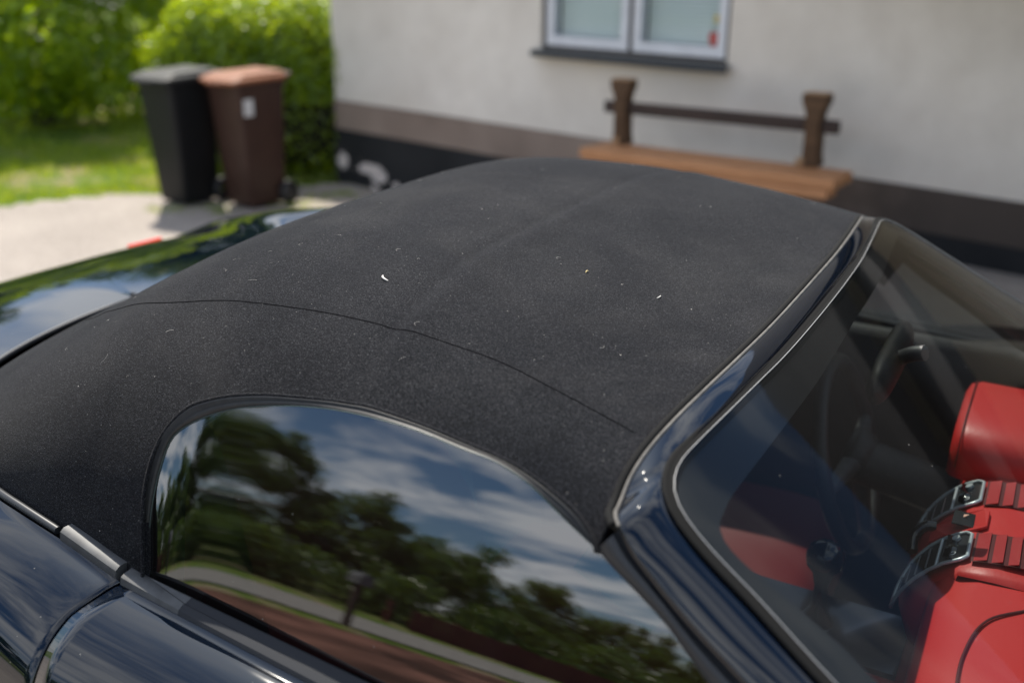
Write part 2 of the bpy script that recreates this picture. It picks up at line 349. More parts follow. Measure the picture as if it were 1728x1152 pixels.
for args in ((-7.12, -.17, .22, .065), (-6.98, -.215, .13, .07), (-7.05, -.35, .06, .05), (-6.75, -.27, .05, .04)): bl = mth(t, 'MAXIMUM', bl, blob(*args))
pe = mth(t, 'GREATER_THAN', mth(t, 'ADD', bl, mth(t, 'MULTIPLY', mth(t, 'SUBTRACT', n2.outputs[0], .5), 3.2)), .18)
dk = ramp(t, n1.outputs[0], [(.3, (.010, .011, .013)), (.7, (.024, .025, .027))]).outputs[0]
t.links.new(mixc(t, pe, dk, (.66, .59, .55)), b.inputs['Base Color'])

S0, S1, ZT, DEP = -7.58, 3.2, 2.95, 7.0
ZRIDGE, HIP = 5.7, 3.3
WS0, WS1, WZ0, WZ1 = -5.07, -3.45, 1.045, 2.16
w_ = MB()
def wquad(s0, s1, z0, z1, u=0): w_.add([wp(s0, u, z0), wp(s1, u, z0), wp(s1, u, z1), wp(s0, u, z1)], [(0, 1, 2, 3)])
PZ, BZ = .425, .158
wquad(S0, WS0, PZ, ZT); wquad(WS1, S1, PZ, ZT); wquad(WS0, WS1, PZ, WZ0); wquad(WS0, WS1, WZ1, ZT)
RV = -.11
for a, b_ in (((WS0, WZ0), (WS0, WZ1)), ((WS0, WZ1), (WS1, WZ1)), ((WS1, WZ1), (WS1, WZ0)), ((WS1, WZ0), (WS0, WZ0))):
    w_.add([wp(a[0], 0, a[1]), wp(b_[0], 0, b_[1]), wp(b_[0], RV, b_[1]), wp(a[0], RV, a[1])], [(0, 1, 2, 3)])
w_.add([wp(S0, 0, PZ), wp(S0, 0, ZT), wp(S0, -DEP, ZT), wp(S0, -DEP, PZ)], [(0, 1, 2, 3)])
w_.add([wp(S1, 0, PZ), wp(S1, 0, ZT), wp(S1, -DEP, ZT), wp(S1, -DEP, PZ)], [(3, 2, 1, 0)])
w_.add([wp(S0, -DEP, PZ), wp(S1, -DEP, PZ), wp(S1, -DEP, ZT), wp(S0, -DEP, ZT)], [(3, 2, 1, 0)])
w_.add([wp(S0, .0, ZT), wp(S0, -DEP, ZT), wp(S0, -DEP / 2, ZRIDGE - .1)], [(0, 1, 2)])
hb(w_, 'wall', M['render'], smooth=False)
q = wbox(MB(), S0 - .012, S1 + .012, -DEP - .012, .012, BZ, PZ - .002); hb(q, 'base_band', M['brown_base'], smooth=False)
q = wbox(MB(), S0 - .022, S1 + .022, -DEP - .022, .022, -.8, BZ - .002); hb(q, 'plinth', M['black_base'], smooth=False)
# roof, with eaves
M['tiles'] = vary(mat('roof_tiles', (.035, .033, .034), .8), 3, (.022, .021, .022), (.05, .047, .046))
M['timber'] = vary(mat('dark_timber', (.03, .02, .015), .8), 5, (.018, .012, .009), (.045, .03, .022))
rf = MB(); zl = ZT - .40; zr = ZRIDGE
def slab(q):
    v = [wp(s, u, z + h) for h in (0, .14) for s, u, z in q]; n_ = len(q)
    rf.add(v, [tuple(range(n_)), tuple(range(2 * n_ - 1, n_ - 1, -1))] + [(i, n_ + i, n_ + (i + 1) % n_, (i + 1) % n_) for i in range(n_)])
E0, E1, EM = .55, -DEP - .55, -DEP / 2; SL, SR = S0 - .4, S1 + .5; HR = S1 - HIP
slab([(SL, E0, zl), (SR, E0, zl), (HR, EM, zr), (SL, EM, zr)]); slab([(SR, E1, zl), (SL, E1, zl), (SL, EM, zr), (HR, EM, zr)]); slab([(SR, E0, zl), (SR, E1, zl), (HR, EM, zr)])
hb(rf, 'roof', M['tiles'], smooth=False)
# window
M['white_frame'] = vary(mat('white_frame', (.72, .74, .78), .45), 8, (.66, .68, .72), (.78, .8, .84))
M['brown_frame'] = mat('brown_frame', (.035, .026, .022), .6)
win_f = MB()
for s0, s1, z0, z1 in ((WS0, WS0 + .035, WZ0, WZ1), (WS1 - .03, WS1, WZ0, WZ1), (WS0 + .035, WS1 - .03, WZ1 - .04, WZ1), (WS0 + .035, WS1 - .03, WZ0, WZ0 + .03)): wbox(win_f, s0, s1, -.12, -.03, z0, z1)
SM = WS0 + .035 + (WS1 - WS0 - .065) * .5
wbox(win_f, SM - .018, SM + .018, -.12, -.035, WZ0 + .03, WZ1 - .04)
window = hb(win_f, 'window', M['brown_frame'], smooth=False)
BR = vary(mat('blind_slats', (.6, .7, .68), .6), 3, (.78, .85, .83), (.86, .91, .89))
for s0, s1 in ((WS0 + .04, SM - .022), (SM + .022, WS1 - .034)):
    sa = MB(); z0, z1 = WZ0 + .033, WZ1 - .043; k = .062
    for a in ((s0, s0 + k, z0, z1), (s1 - k, s1, z0, z1), (s0 + k, s1 - k, z1 - k, z1), (s0 + k, s1 - k, z0, z0 + k * 1.15)): wbox(sa, a[0], a[1], -.10, -.02, a[2], a[3])
    sash = hb(sa, 'sash', M['white_frame'], window, smooth=False)
    pn = MB(); pn.add([wp(s0 + k, -.06, z0 + k), wp(s1 - k, -.06, z0 + k), wp(s1 - k, -.06, z1 - k), wp(s0 + k, -.06, z1 - k)], [(0, 1, 2, 3)]); hb(pn, 'pane', M['house_glass'], sash, smooth=False)
    sl_ = MB(); zb_ = z0 + k
    while zb_ < z1 - .03:
        sl_.add([wp(s0 + .072, -.108, zb_ - .006), wp(s1 - .075, -.108, zb_ - .006), wp(s1 - .075, -.123, zb_ + .018), wp(s0 + .072, -.123, zb_ + .018)], [(0, 1, 2, 3)]); zb_ += .030
    for sc_ in (s0 + .17, s1 - .17): wbox(sl_, sc_ - .002, sc_ + .002, -.107, -.105, z0 + k, z1)
    hb(sl_, 'blind', BR, window, smooth=False)
rm = MB(); wbox(rm, WS0 - .3, WS1 + .3, -2.5, -.30, WZ0 - .4, WZ1 + .3); hb(rm, 'room_lining', vary(mat('room_dark', (.05, .06, .06), .9), 2, (.04, .05, .05), (.07, .08, .08)), smooth=False, flip=True)
sil = MB(); prof_s = [(-.10, WZ0 + .012), (.065, WZ0 - .012), (.068, WZ0 - .05), (.055, WZ0 - .05), (.052, WZ0 - .022), (-.10, WZ0 + .002)]
sil.prism(prof_s, WS0 - .055, WS1 + .03, lambda u, z, s: wp(s, u, z)); hb(sil, 'window_sill', vary(mat('steel_sill', (.02, .028, .036), .4), 30, (.016, .022, .03), (.028, .036, .046)), window, smooth=False)
il = MB(); wbox(il, WS0 + .01, WS1 - .01, -.30, -.125, WZ0 - .03, WZ0 + .033); hb(il, 'inner_sill', M['white_frame'], window, smooth=False)
# ornament on the inner sill
orn = empty('flower_pot', tuple(wp(WS1 - .158, -.083, WZ0 + .105)), 0, 'small red pot with a yellow flower inside the lower right window corner', 'flower pot')
pot = MB().lathe([(.0, 0), (.022, 0), (.031, .02), (.034, .045), (.030, .062), (.033, .068), (.026, .068), (.024, .06), (.0, .058)], n=20).build('pot', mat('red_pot', (.55, .03, .03), .35), orn)
MB().tube([(0, 0, .06), (.004, 0, .1), (.008, 0, .135)], .003, 6).build('stem', mat('green_stem', (.06, .16, .03), .6), orn)
fl = MB()
for k in range(7):
    a = k * 2 * math.pi / 7; fl.add([(.008, 0, .135), (.008 + .016 * math.cos(a - .4), .006, .135 + .02 * math.sin(a - .4)), (.008 + .026 * math.cos(a), .01, .135 + .03 * math.sin(a)), (.008 + .016 * math.cos(a + .4), .006, .135 + .02 * math.sin(a + .4))], [(0, 1, 2, 3)])
fl.build('flower', mat('yellow_petal', (.75, .50, .04), .6), orn, smooth=False); orn.rotation_euler = (0, 0, -AL); orn.scale = (1.25, .5, 1.3)
# added canopy out of view, darkens the right wall and the windscreen reflection
pr_ = MB(); v = [wp(s, u, z + h) for h in (0, .10) for s, u, z in ((-2.55, .025, 2.50), (1.9, .025, 2.50), (1.9, 1.2, 1.94), (-2.55, 1.2, 1.94))]
pr_.add(v, [(0, 1, 2, 3), (7, 6, 5, 4), (0, 4, 5, 1), (1, 5, 6, 2), (2, 6, 7, 3), (3, 7, 4, 0)]); hb(pr_, 'added_canopy', M['tiles'], smooth=False)
for s in (-.35, 1.8): hb(wbox(MB(), s - .05, s + .05, 1.05, 1.15, -.4, 1.98), 'added_canopy_post', M['timber'], smooth=False)  # posts of the added canopy
pd = MB(); wbox(pd, .1, 1.1, .025, .055, -.1, 1.95)
for k in range(5): wbox(pd, .14 + k * .19, .31 + k * .19, .055, .068, .0, 1.88)
door_h = hb(pd, 'front_door', M['timber'], smooth=False); hb(wbox(MB(), .17, .29, .07, .10, .95, .98), 'handle', M['chrome'], door_h, smooth=False)

# ================================================================== BENCH
m = M['wood_old'] = mat('bench_wood', (.12, .07, .04), .75, spec=.3)
def wood(m, c0, c1):
    t, b = nt(m); mpn = t.nodes.new('ShaderNodeMapping'); mpn.inputs['Scale'].default_value = (1.2, 22, 22); t.links.new(t.nodes.new('ShaderNodeTexCoord').outputs['Object'], mpn.inputs[0])
    n = noise(t, 3, 6, .65, mpn.outputs[0], .4); t.links.new(ramp(t, n.outputs[0], [(.3, c0), (.7, c1)]).outputs[0], b.inputs['Base Color']); bump(t, b, n.outputs[0], .25, .004)
wood(m, (.05, .028, .015), (.15, .085, .045))
m = M['wood_warm'] = mat('seat_wood', (.3, .13, .06), .6, spec=.4); wood(m, (.36, .16, .068), (.64, .32, .15))
m = M['wood_dark'] = mat('rail_wood', (.05, .03, .025), .7); wood(m, (.022, .014, .012), (.06, .036, .028))
m = M['wood_end'] = mat('end_wood', (.42, .25, .13), .8); wood(m, (.3, .17, .08), (.5, .31, .17))
bx0 = wp(-3.29, .47, 0)
bench = empty('wooden_bench', tuple(bx0), -AL + rad(2.0), 'rustic wooden bench with carved back posts against the pale wall', 'bench')
BL = 1.80; zt = .515
b_tilt = rad(-1.1)
def bb(mb, name, mtl, parent=None, **k): o = mb.build(name, mtl, parent or bench, **k); return o
z_g = -.06
for k, (y, h, l) in enumerate(((-.13, .068, BL), (.03, .068, BL - .02), (-.135, .055, BL - .07))):
    z = zt - .034 if k < 2 else zt - .098
    bb(MB().box((.06, y, z), (l, .155, h)), 'seat_plank', M['wood_warm'], bevel=.008, smooth=True)
def post_poly():
    pr = [(.047, .0), (.060, .012), (.050, .05), (.046, .075), (.044, .22), (.046, .31), (.060, .355), (.076, .385), (.078, .435)]
    return [(-a, z) for a, z in pr] + [(a, z) for a, z in pr[::-1]]
for px in (-.69, .69):
    p_ = bb(MB().prism(post_poly(), -.055, .05, lambda a, z, d: (px + a, .10 + d, zt + z)), 'back_post', M['wood_old'], smooth=False, bevel=.006)
    bb(MB().box((px, .098, zt + .438), (.145, .095, .008)), 'post_end_grain', M['wood_end'], p_, smooth=False, bevel=.002)
    bb(MB().box((px - .055 if px > 0 else px - .02, .045, zt + .018), (.05, .022, .07)), 'wedge', M['wood_end'], p_, smooth=False, bevel=.005)
    # trestle legs below the seat
    bb(MB().prism([(-.17, z_g - zt + .0), (-.06, -.11), (.06, -.11), (.17, z_g - zt), (.09, z_g - zt), (.0, -.24), (-.09, z_g - zt)], -.04, .04, lambda a, z, d: (px * .92 + d, -.04 + a, zt + z)), 'leg', M['wood_old'], smooth=False, bevel=.006)
bb(MB().box((.0, .10, zt + .247), (1.68, .04, .08)), 'back_rail', M['wood_dark'], bevel=.006)
bb(MB().box((0, -.04, zt - .36), (1.25, .05, .08)), 'stretcher', M['wood_old'], bevel=.006)
bench.rotation_euler = (0, b_tilt, -AL + rad(2.0))

# ================================================================== BINS
def plastic(name, c): return vary(mat(name, c, .5, spec=.25), 6, tuple(q * .85 for q in c), tuple(q * 1.15 for q in c), 5, .08, 220, .002)
def bin_(loc, ang, c, label, sticker):
    body_m = plastic('bin_plastic', c[0]); lid_m = plastic('lid_plastic', c[1]); nt(lid_m)[1].inputs['Roughness'].default_value = .62
    t_ = empty('wheelie_bin', loc, ang, label, 'wheelie bin', 'wheelie bins beside the hedge')
    # local axes: -y is the front, +y the handle side
    rows = []
    for z, w, d, o in ((.03, .36, .38, .0), (.05, .375, .40, .0), (.5, .42, .455, -.008), (.93, .462, .515, -.015), (.935, .50, .55, -.015), (.975, .505, .555, -.015), (.978, .47, .52, -.015)):
        r = []
        for k in range(32):
            a = 2 * math.pi * k / 32; e = .17
            r.append((w / 2 * math.copysign(abs(math.cos(a))**e, math.cos(a)), o + d / 2 * math.copysign(abs(math.sin(a))**e, math.sin(a)), z))
        rows.append(r)
    mb = MB().grid(rows, False, True); mb.f.append(tuple(range(31, -1, -1)))
    bd = mb.build('body', body_m, t_, auto=35)
    lid = []
    for z, w, d, o in ((.972, .53, .60, -.035), (.995, .535, .61, -.035), (1.012, .50, .57, -.025), (1.014, .47, .53, -.01), (1.030, .45, .49, .0), (1.033, .40, .44, .0)):
        lid.append([(w / 2 * math.copysign(abs(math.cos(a))**.2, math.cos(a)), o + d / 2 * math.copysign(abs(math.sin(a))**.2, math.sin(a)), z + .02 * (math.sin(a) * .5 + .5)) for a in [2 * math.pi * k / 32 for k in range(32)]])
    mb = MB().grid(lid, False, True); mb.f.append(tuple(len(mb.v) - 32 + k for k in range(32))); mb.build('lid', lid_m, t_, auto=40)
    MB().tube([(-.19, .285, .99), (-.19, .345, 1.01), (.19, .345, 1.01), (.19, .285, .99)], .016, 8).build('handle', body_m, t_)
    MB().tube([(-.10, -.335, .985), (-.09, -.365, .98), (.09, -.365, .98), (.10, -.335, .985)], .012, 8).build('lid_grip', lid_m, t_)
    for x in (-.215, .215):
        w = MB(); w.grid([[(x + dx, .205 + r * math.cos(a), .10 + r * math.sin(a)) for r, dx in ((.03, -.025), (.095, -.025), (.1, 0), (.095, .025), (.03, .025))] for a in [2 * math.pi * k / 24 for k in range(24)]], True)
        w.build('wheel', M['rubber'], t_)
    if sticker:
        MB().box((.2315, -.175, .80), (.003, .10, .125), ry=rad(2.6)).build('sticker', vary(mat('white_sticker', (.6, .6, .6), .5), 40, (.5, .5, .5), (.7, .7, .7)), t_, smooth=False)
    t_.scale = (.95, .95, 1.10)
    return t_
ang = math.atan2(-.80, -.60) + math.pi / 2
BIN_B, BIN_R = (-2.88, 8.75), (-2.265, 8.66)
bin_((*BIN_B, gz(*BIN_B)), ang + rad(3), ((.008, .009, .010), (.02, .022, .023)), 'black wheelie bin with black lid standing left of the brown one', False)
bin_((*BIN_R, gz(*BIN_R)), ang - rad(2), ((.050, .026, .019), (.22, .082, .038)), 'brown wheelie bin with a white sticker next to the hedge', True)

# ================================================================== PLANTS
def leaf_mat(name, c0, c1, tr=.45):
    m = bpy.data.materials.new(name); m.use_nodes = True; t = m.node_tree; t.nodes.clear()
    o = t.nodes.new('ShaderNodeOutputMaterial'); n = noise(t, 9, 3, .6); r = ramp(t, n.outputs[0], [(.3, c0), (.7, c1)])
    d = t.nodes.new('ShaderNodeBsdfDiffuse'); l = t.nodes.new('ShaderNodeBsdfTranslucent'); t.links.new(r.outputs[0], d.inputs[0])
    hsv = t.nodes.new('ShaderNodeHueSaturation'); hsv.inputs['Hue'].default_value = .462; hsv.inputs['Saturation'].default_value = 1.15; hsv.inputs['Value'].default_value = 2.7; t.links.new(r.outputs[0], hsv.inputs['Color']); t.links.new(hsv.outputs[0], l.inputs[0])
    mx = t.nodes.new('ShaderNodeMixShader'); mx.inputs[0].default_value = tr; t.links.new(d.outputs[0], mx.inputs[1]); t.links.new(l.outputs[0], mx.inputs[2])
    g = t.nodes.new('ShaderNodeBsdfGlossy'); g.inputs[0].default_value = (.7, .7, .7, 1); g.inputs['Roughness'].default_value = .35; m2 = t.nodes.new('ShaderNodeMixShader'); m2.inputs[0].default_value = .05
    t.links.new(mx.outputs[0], m2.inputs[1]); t.links.new(g.outputs[0], m2.inputs[2]); t.links.new(m2.outputs[0], o.inputs[0]); return m
LM = leaf_mat('leaf_bush', (.06, .13, .010), (.17, .28, .016), .58)
LH = leaf_mat('leaf_hedge', (.09, .17, .008), (.22, .33, .014), .52)
LT = leaf_mat('leaf_tree', (.03, .066, .013), (.08, .14, .024), .3)
LB = leaf_mat('leaf_copper', (.05, .022, .018), (.11, .045, .03), .3)
BK = vary(mat('bark', (.07, .055, .045), .9), 14, (.035, .028, .022), (.10, .08, .066), 6, .5, 40, .02)
def leaves(name, pts, size, mtl, parent=None, up=.5, out=None, jit=.35):
    n = len(pts); nr = rng.normal(size=(n, 3)); nr[:, 2] += up
    if out is not None: nr += out
    nr /= np.linalg.norm(nr, axis=1)[:, None] + 1e-9
    a = np.cross(nr, rng.normal(size=(n, 3))); a /= np.linalg.norm(a, axis=1)[:, None] + 1e-9; b_ = np.cross(nr, a)
    L_ = size * rng.uniform(.6, 1.35, n)[:, None]; Wd = L_ * rng.uniform(.38, .6, n)[:, None]
    v = np.stack([pts - a * L_, pts + b_ * Wd - a * L_ * .1, pts + a * L_, pts - b_ * Wd - a * L_ * .1], 1).reshape(-1, 3)
    me = bpy.data.meshes.new(name); me.vertices.add(4 * n); me.vertices.foreach_set('co', v.ravel()); me.loops.add(4 * n); me.loops.foreach_set('vertex_index', np.arange(4 * n)); me.polygons.add(n); me.polygons.foreach_set('loop_start', np.arange(n) * 4)
    me.update(); me.validate(); me.materials.append(mtl); o = bpy.data.objects.new(name, me); COL.objects.link(o)
    if parent: o.parent = parent
    return o
def blobs(centers, radii, n, shell=.55):
    k = rng.choice(len(centers), n, p=np.array(radii)**2 / np.sum(np.array(radii)**2)); d = rng.normal(size=(n, 3)); d /= np.linalg.norm(d, axis=1)[:, None]
    r = np.array(radii)[k][:, None] * rng.uniform(shell, 1.08, n)[:, None] * (1 + .12 * rng.normal(size=(n, 1)))
    return np.array(centers)[k] + d * r * np.array([1, 1, .85]), d
def limb(mb, a, b_, r0, r1, n=7, wob=.08):
    a, b_ = Vector(a), Vector(b_); pts = []; L_ = (b_ - a).length
    for i in range(n): q = i / (n - 1); pts.append(a.lerp(b_, q) + Vector((random.uniform(-1, 1), random.uniform(-1, 1), 0)) * wob * L_ * (0 if i in (0, n - 1) else 1) * .5)
    mb.tube(pts, [r0 + (r1 - r0) * i / (n - 1) for i in range(n)], 8); return mb
def tree(loc, h, cr, n, leaf, mtl, label, group=None, base=.35, gaps=1.0, name='tree', cat='tree', sx=1.0):
    t_ = empty(name, loc, random.uniform(0, 6), label, cat, group); tk = MB()
    limb(tk, (0, 0, -.1), (random.uniform(-.2, .2), random.uniform(-.2, .2), h * .72), h * .024 + .02, h * .008, 9, .05); cs, rs = [], []
    nb = int(9 + h * .9)
    for i in range(nb):
        q = (i + .5) / nb; z = h * (base + (1 - base) * q); a = i * 2.4 + random.uniform(-.4, .4); prof_ = math.sin(math.pi * min(1, .18 + .82 * q))**.7
        rr = cr * prof_ * random.uniform(.45, .95); c_ = (rr * math.cos(a) * sx, rr * math.sin(a) * sx, z + random.uniform(-.05, .05) * h); limb(tk, (0, 0, z * .72), c_, h * .010, .012, 6, .12)
        cs.append(c_); rs.append(cr * random.uniform(.26, .46) * (1.1 - .35 * q))
        for _ in range(3):
            cs.append((c_[0] + random.uniform(-.5, .5) * cr, c_[1] + random.uniform(-.5, .5) * cr, c_[2] + random.uniform(-.3, .35) * cr)); rs.append(cr * random.uniform(.12, .27))
    tk.build('trunk', BK, t_)
    pts, d = blobs(cs, rs, n, .35); leaves('crown', pts, leaf, mtl, t_, .4, d * .6)
    return t_
def bush(name, cat, loc, cs, rs, n, leaf, mtl, label, group=None, shell=.6):
    t_ = empty(name, loc, 0, label, cat, group); sm = MB()
    for c_ in cs[:10]: limb(sm, (random.uniform(-.1, .1), random.uniform(-.1, .1), -.1), c_, .03, .008, 6, .15)
    sm.build('stems', BK, t_); pts, d = blobs(cs, rs, n, shell); ok = pts[:, 2] > -.02; leaves('crown', pts[ok], leaf, mtl, t_, .5, d[ok] * .9); return t_
# clipped hedge behind the bins
hc = Vector((-2.42, 10.5, gz(-2.42, 10.5))); n = 46000
def hedge():
    t_ = empty('hedge', hc, rad(-8), 'clipped rounded hedge with sunlit top behind the bins', 'hedge')
    u = rng.uniform(-1, 1, n); v = rng.uniform(-1, 1, n); pts = []; nn = []
    for i in range(n):
        # points on a rounded box 2.5 x 1.7, 1.7 high
        d = rng.normal(size=3); d[2] = abs(d[2]) if rng.uniform() < .75 else d[2]; d /= np.linalg.norm(d); e = .55
        k = (abs(d[0])**(2 / e) + abs(d[1])**(2 / e) + abs(d[2])**(2 / e))**(-e / 2); p = d * k * np.array([1.25, .82, .93]) * rng.uniform(.80, 1.02)
        p *= 1 + .05 * math.sin(p[0] * 6 + p[1] * 4) + .04 * math.sin(p[0] * 13 + p[2] * 9); pts.append(p + np.array([0, 0, .74])); nn.append(d)
    pts = np.array(pts); nn = np.array(nn); ok = pts[:, 2] > 0
    leaves('foliage', pts[ok], .032, LH, t_, .4, nn[ok] * 1.2)
    co = MB(); co.grid([[(1.25 * .78 * math.copysign(abs(math.cos(a) * math.cos(f))**.55, math.cos(a)), .82 * .78 * math.copysign(abs(math.sin(a) * math.cos(f))**.55, math.sin(a)), .74 + .93 * .78 * math.copysign(abs(math.sin(f))**.55, math.sin(f))) for a in np.linspace(0, 2 * math.pi, 30, endpoint=False)] for f in np.linspace(-1.5, 1.5, 16)], False, True)  # added opaque dark core, keeps light from passing through the leaves
    co.build('added_core', vary(mat('added_core_dark', (.02, .02, .01), 1), 20, (.01, .012, .005), (.035, .035, .018)), t_)
    sm = MB()
    for k in range(14): limb(sm, (random.uniform(-1, 1), random.uniform(-.4, .4), -.05), (random.uniform(-1.1, 1.1), random.uniform(-.6, .6), 1.2), .02, .006, 6, .1)
    sm.build('stems', BK, t_)
hedge()
def clump(cx, cy, cz, r, k, rr, flat=1):
    c_ = []; q = []
    for _ in range(k):
        d = np.array([random.gauss(0, 1), random.gauss(0, 1), random.gauss(0, 1)]); d /= np.linalg.norm(d); s = random.uniform(.35, 1)
        c_.append((cx + d[0] * r * s, cy + d[1] * r * s, max(.25, cz + d[2] * r * s * flat))); q.append(random.uniform(*rr))
    return c_, q
c_, q_ = clump(0, 0, 1.75, 2.15, 64, (.28, .62), 1.0)
bush('shrub', 'shrub', (-6.0, 13.0, gz(-6.0, 13.0)), c_, q_, 30000, .05, LM, 'tall loose shrub with lime green sunlit leaves at the far left')
c_, q_ = clump(0, 0, 1.5, 2.3, 56, (.35, .7), .9)
bush('shrub', 'shrub', (-3.7, 14.6, gz(-3.7, 14.6)), c_, q_, 24000, .05, LM, 'deep green shaded shrub rising behind the black bin')
c_, q_ = clump(0, 0, 1.6, 2.0, 36, (.4, .7), .9)
bush('shrub', 'shrub', (-10.2, 18.0, gz(-10.2, 18.0)), c_, q_, 12000, .06, LM, 'dark shrub in the shade at the left edge behind the lawn')
for (x, y, h, cr, n_, lab) in ((-9.0, 26, 8.0, 3.2, 16000, 'broad leafy tree towering over the shrubs at the back left'), (-15, 24, 7.6, 3.2, 14000, 'tall tree left of the lawn, mirrored in the boot lid'), (-3.2, 27, 8.0, 3.2, 16000, 'tall tree behind the hedge, mirrored in the boot lid'), (-21, 25, 7.8, 3.4, 12000, 'far tree beyond the lawn at the outer left')):
    tree((x, y, gz(x, y)), h, cr, n_, .13, LT, lab)
# dark fence glimpsed at the far left
fn = empty('dark_fence', (-8.4, 14.5, gz(-8.4, 14.5)), rad(15), 'dark board fence glimpsed through leaves at the far left edge', 'fence')
for k in range(3): MB().box((0, 0, .35 + k * .38), (4.2, .03, .16)).build('rail', mat('fence_dark', (.016, .02, .028), .5) if k == 0 else bpy.data.materials['fence_dark'], fn, smooth=False)
for x in (-2, 0, 2): MB().box((x, .06, .6), (.09, .09, 1.5)).build('post', bpy.data.materials['fence_dark'], fn, smooth=False)
# lawn grass
n = 60000; gx = rng.uniform(-9.5, -1.2, n); gy = rng.uniform(7.0, 14.0, n)
from math import sin
ok = np.array([not drive_in(a, b_) or (rng.uniform() < .05 and drive_in(a, b_ - .0) and not drive_in(a, b_ + .45)) for a, b_ in zip(gx, gy)])
pat = np.sin(gx * 2.3 + np.sin(gy * 1.7) * 1.5) * np.sin(gy * 2.9 + gx) ; ok &= (pat + rng.normal(size=n) * .35) > -.35
gx, gy = gx[ok], gy[ok]
for tx, ty, tn, tr_ in ((-3.0, 8.42, 260, .10), (-2.62, 8.50, 150, .07), (-2.5, 8.33, 130, .06), (-1.95, 8.62, 320, .12), (-1.72, 8.95, 300, .13), (-1.55, 9.05, 160, .07)):
    gx = np.r_[gx, rng.normal(tx, tr_, tn)]; gy = np.r_[gy, rng.normal(ty, tr_ * .6, tn)]
k = len(gx); gzv = np.array([gz(a, b_) for a, b_ in zip(gx, gy)]) - .03
h = rng.uniform(.03, .085, k); th = rng.uniform(0, 6.28, k); lx, ly = rng.normal(size=k) * .025, rng.normal(size=k) * .025; w_b = .006
v = np.stack([np.stack([gx - w_b * np.cos(th), gy - w_b * np.sin(th), gzv], 1), np.stack([gx + w_b * np.cos(th), gy + w_b * np.sin(th), gzv], 1), np.stack([gx + lx, gy + ly, gzv + h], 1)], 1).reshape(-1, 3)
me = bpy.data.meshes.new('lawn_grass'); me.vertices.add(3 * k); me.vertices.foreach_set('co', v.ravel()); me.loops.add(3 * k); me.loops.foreach_set('vertex_index', np.arange(3 * k)); me.polygons.add(k); me.polygons.foreach_set('loop_start', np.arange(k) * 3); me.update(); me.validate()
me.materials.append(leaf_mat('grass_blade', (.10, .18, .018), (.20, .29, .03), .4)); g = bpy.data.objects.new('lawn_grass', me); COL.objects.link(g); tag(g, 'patchy sunlit lawn grass beside the gravel drive', 'grass', kind='stuff')

# ================================================================== ACROSS THE ROAD (seen mirrored in the side window and paint)
fe_ = empty('red_fence', (-19.6, -26.2, -.03), 0, 'dark red board fence across the road, mirrored in the side window', 'fence')
RB = vary(mat('fence_red', (.10, .012, .010), .8), 6, (.05, .007, .006), (.09, .013, .011))
q = MB()
for k in range(150): q.box((.0, -15.5 + k * .2, .42), (.03, .17, .84))
q.build('boards', RB, fe_, smooth=False)
for k in range(16): MB().box((-.08, -15 + k * 2, .45), (.1, .1, .95)).build('post', RB, fe_, smooth=False)
BH = [(-24, -3.2, 5.6, 2.0, 7000), (-27, -9.2, 6.8, 2.5, 10000), (-26, -13.2, 6.4, 2.6, 10000), (-28, -18, 5.6, 2.6, 8000), (-27, -22, 5.2, 2.5, 8000), (-26, -26, 4.9, 2.5, 8000), (-24, -29.5, 4.6, 2.3, 8000), (-22.5, -33, 4.4, 2.2, 8000), (-24, .8, 4.6, 2.2, 7000), (-21, -38, 5.4, 2.5, 8000), (-16, -37, 4.5, 2.4, 7000)]
for k, (x, y, h, cr, n_) in enumerate(BH):
    tree((x, y, -.03), h * (1.0 if k < 2 else .80), cr * (1.0 if k < 2 else 1.0), int(n_ * 2.0), .095, LT, 'leafy tree in the row across the road, mirrored in the side window', 'trees across the road', base=.28)
for k, (x, y) in enumerate(((-22.3, -1), (-22.5, -5.5), (-22.2, -9), (-22.5, -13), (-22.3, -17), (-22.5, -21), (-22.2, -25), (-22.4, -29), (-22.2, -34))):
    c_, q_ = clump(0, 0, 1.1, 1.8, 26, (.45, .85), .6); bush('shrub', 'shrub', (x, y, -.03), c_, q_, 3500, .11, LT, 'round green shrub below the trees across the road', 'shrubs across the road')
MB_ = empty('mailbox', (-12.1, -5.9, 0), rad(90), 'dark mailbox on a post at the roadside, mirrored in the side window', 'mailbox')
MB().box((0, 0, .55), (.10, .10, 1.1)).build('post', M['timber'], MB_, smooth=False)
bxp = [(-.13, 1.08), (.13, 1.08), (.13, 1.26), (.09, 1.34), (0, 1.37), (-.09, 1.34), (-.13, 1.26)]
MB().prism(bxp, -.19, .19, lambda a, z, d: (a, d, z)).build('box', mat('mailbox_grey', (.08, .085, .09), .5), MB_, smooth=False, bevel=.01)
# ================================================================== THE CAR
car = empty('convertible_car', (.437, 1.39, 0), rad(-29), 'dark navy two-seat convertible with closed black fabric roof and red leather cabin', 'car')
XE, ZB = -1.44, 1.0
W0 = .766
def wf(x):
    u = min(max((-x - .45) / (-XE - .45), 0), 1); return W0 * (1 - u**3.2)**.417
pf = hs([XE, -1.2, -.85, -.5, -.2, .05], [2.3, 2.6, 3.1, 3.8, 4.4, 5.0])
zcf = hs([XE, -1.35, -1.2, -1.0, -.75, -.5, -.25, 0, .05], [1.0, 1.06, 1.144, 1.241, 1.360, 1.3745, 1.3502, 1.300, 1.29])
def tiltf(x): return .25 * min(max((x + 1.2) / .5, 0), 1)
def raw_pt(x, r):
    p = pf(x); z = ZB + (zcf(x) - ZB) * (1 - min(r, 1)**p)**(1 / p); return r * wf(x) - tiltf(x) * (z - ZB) * r * r, z
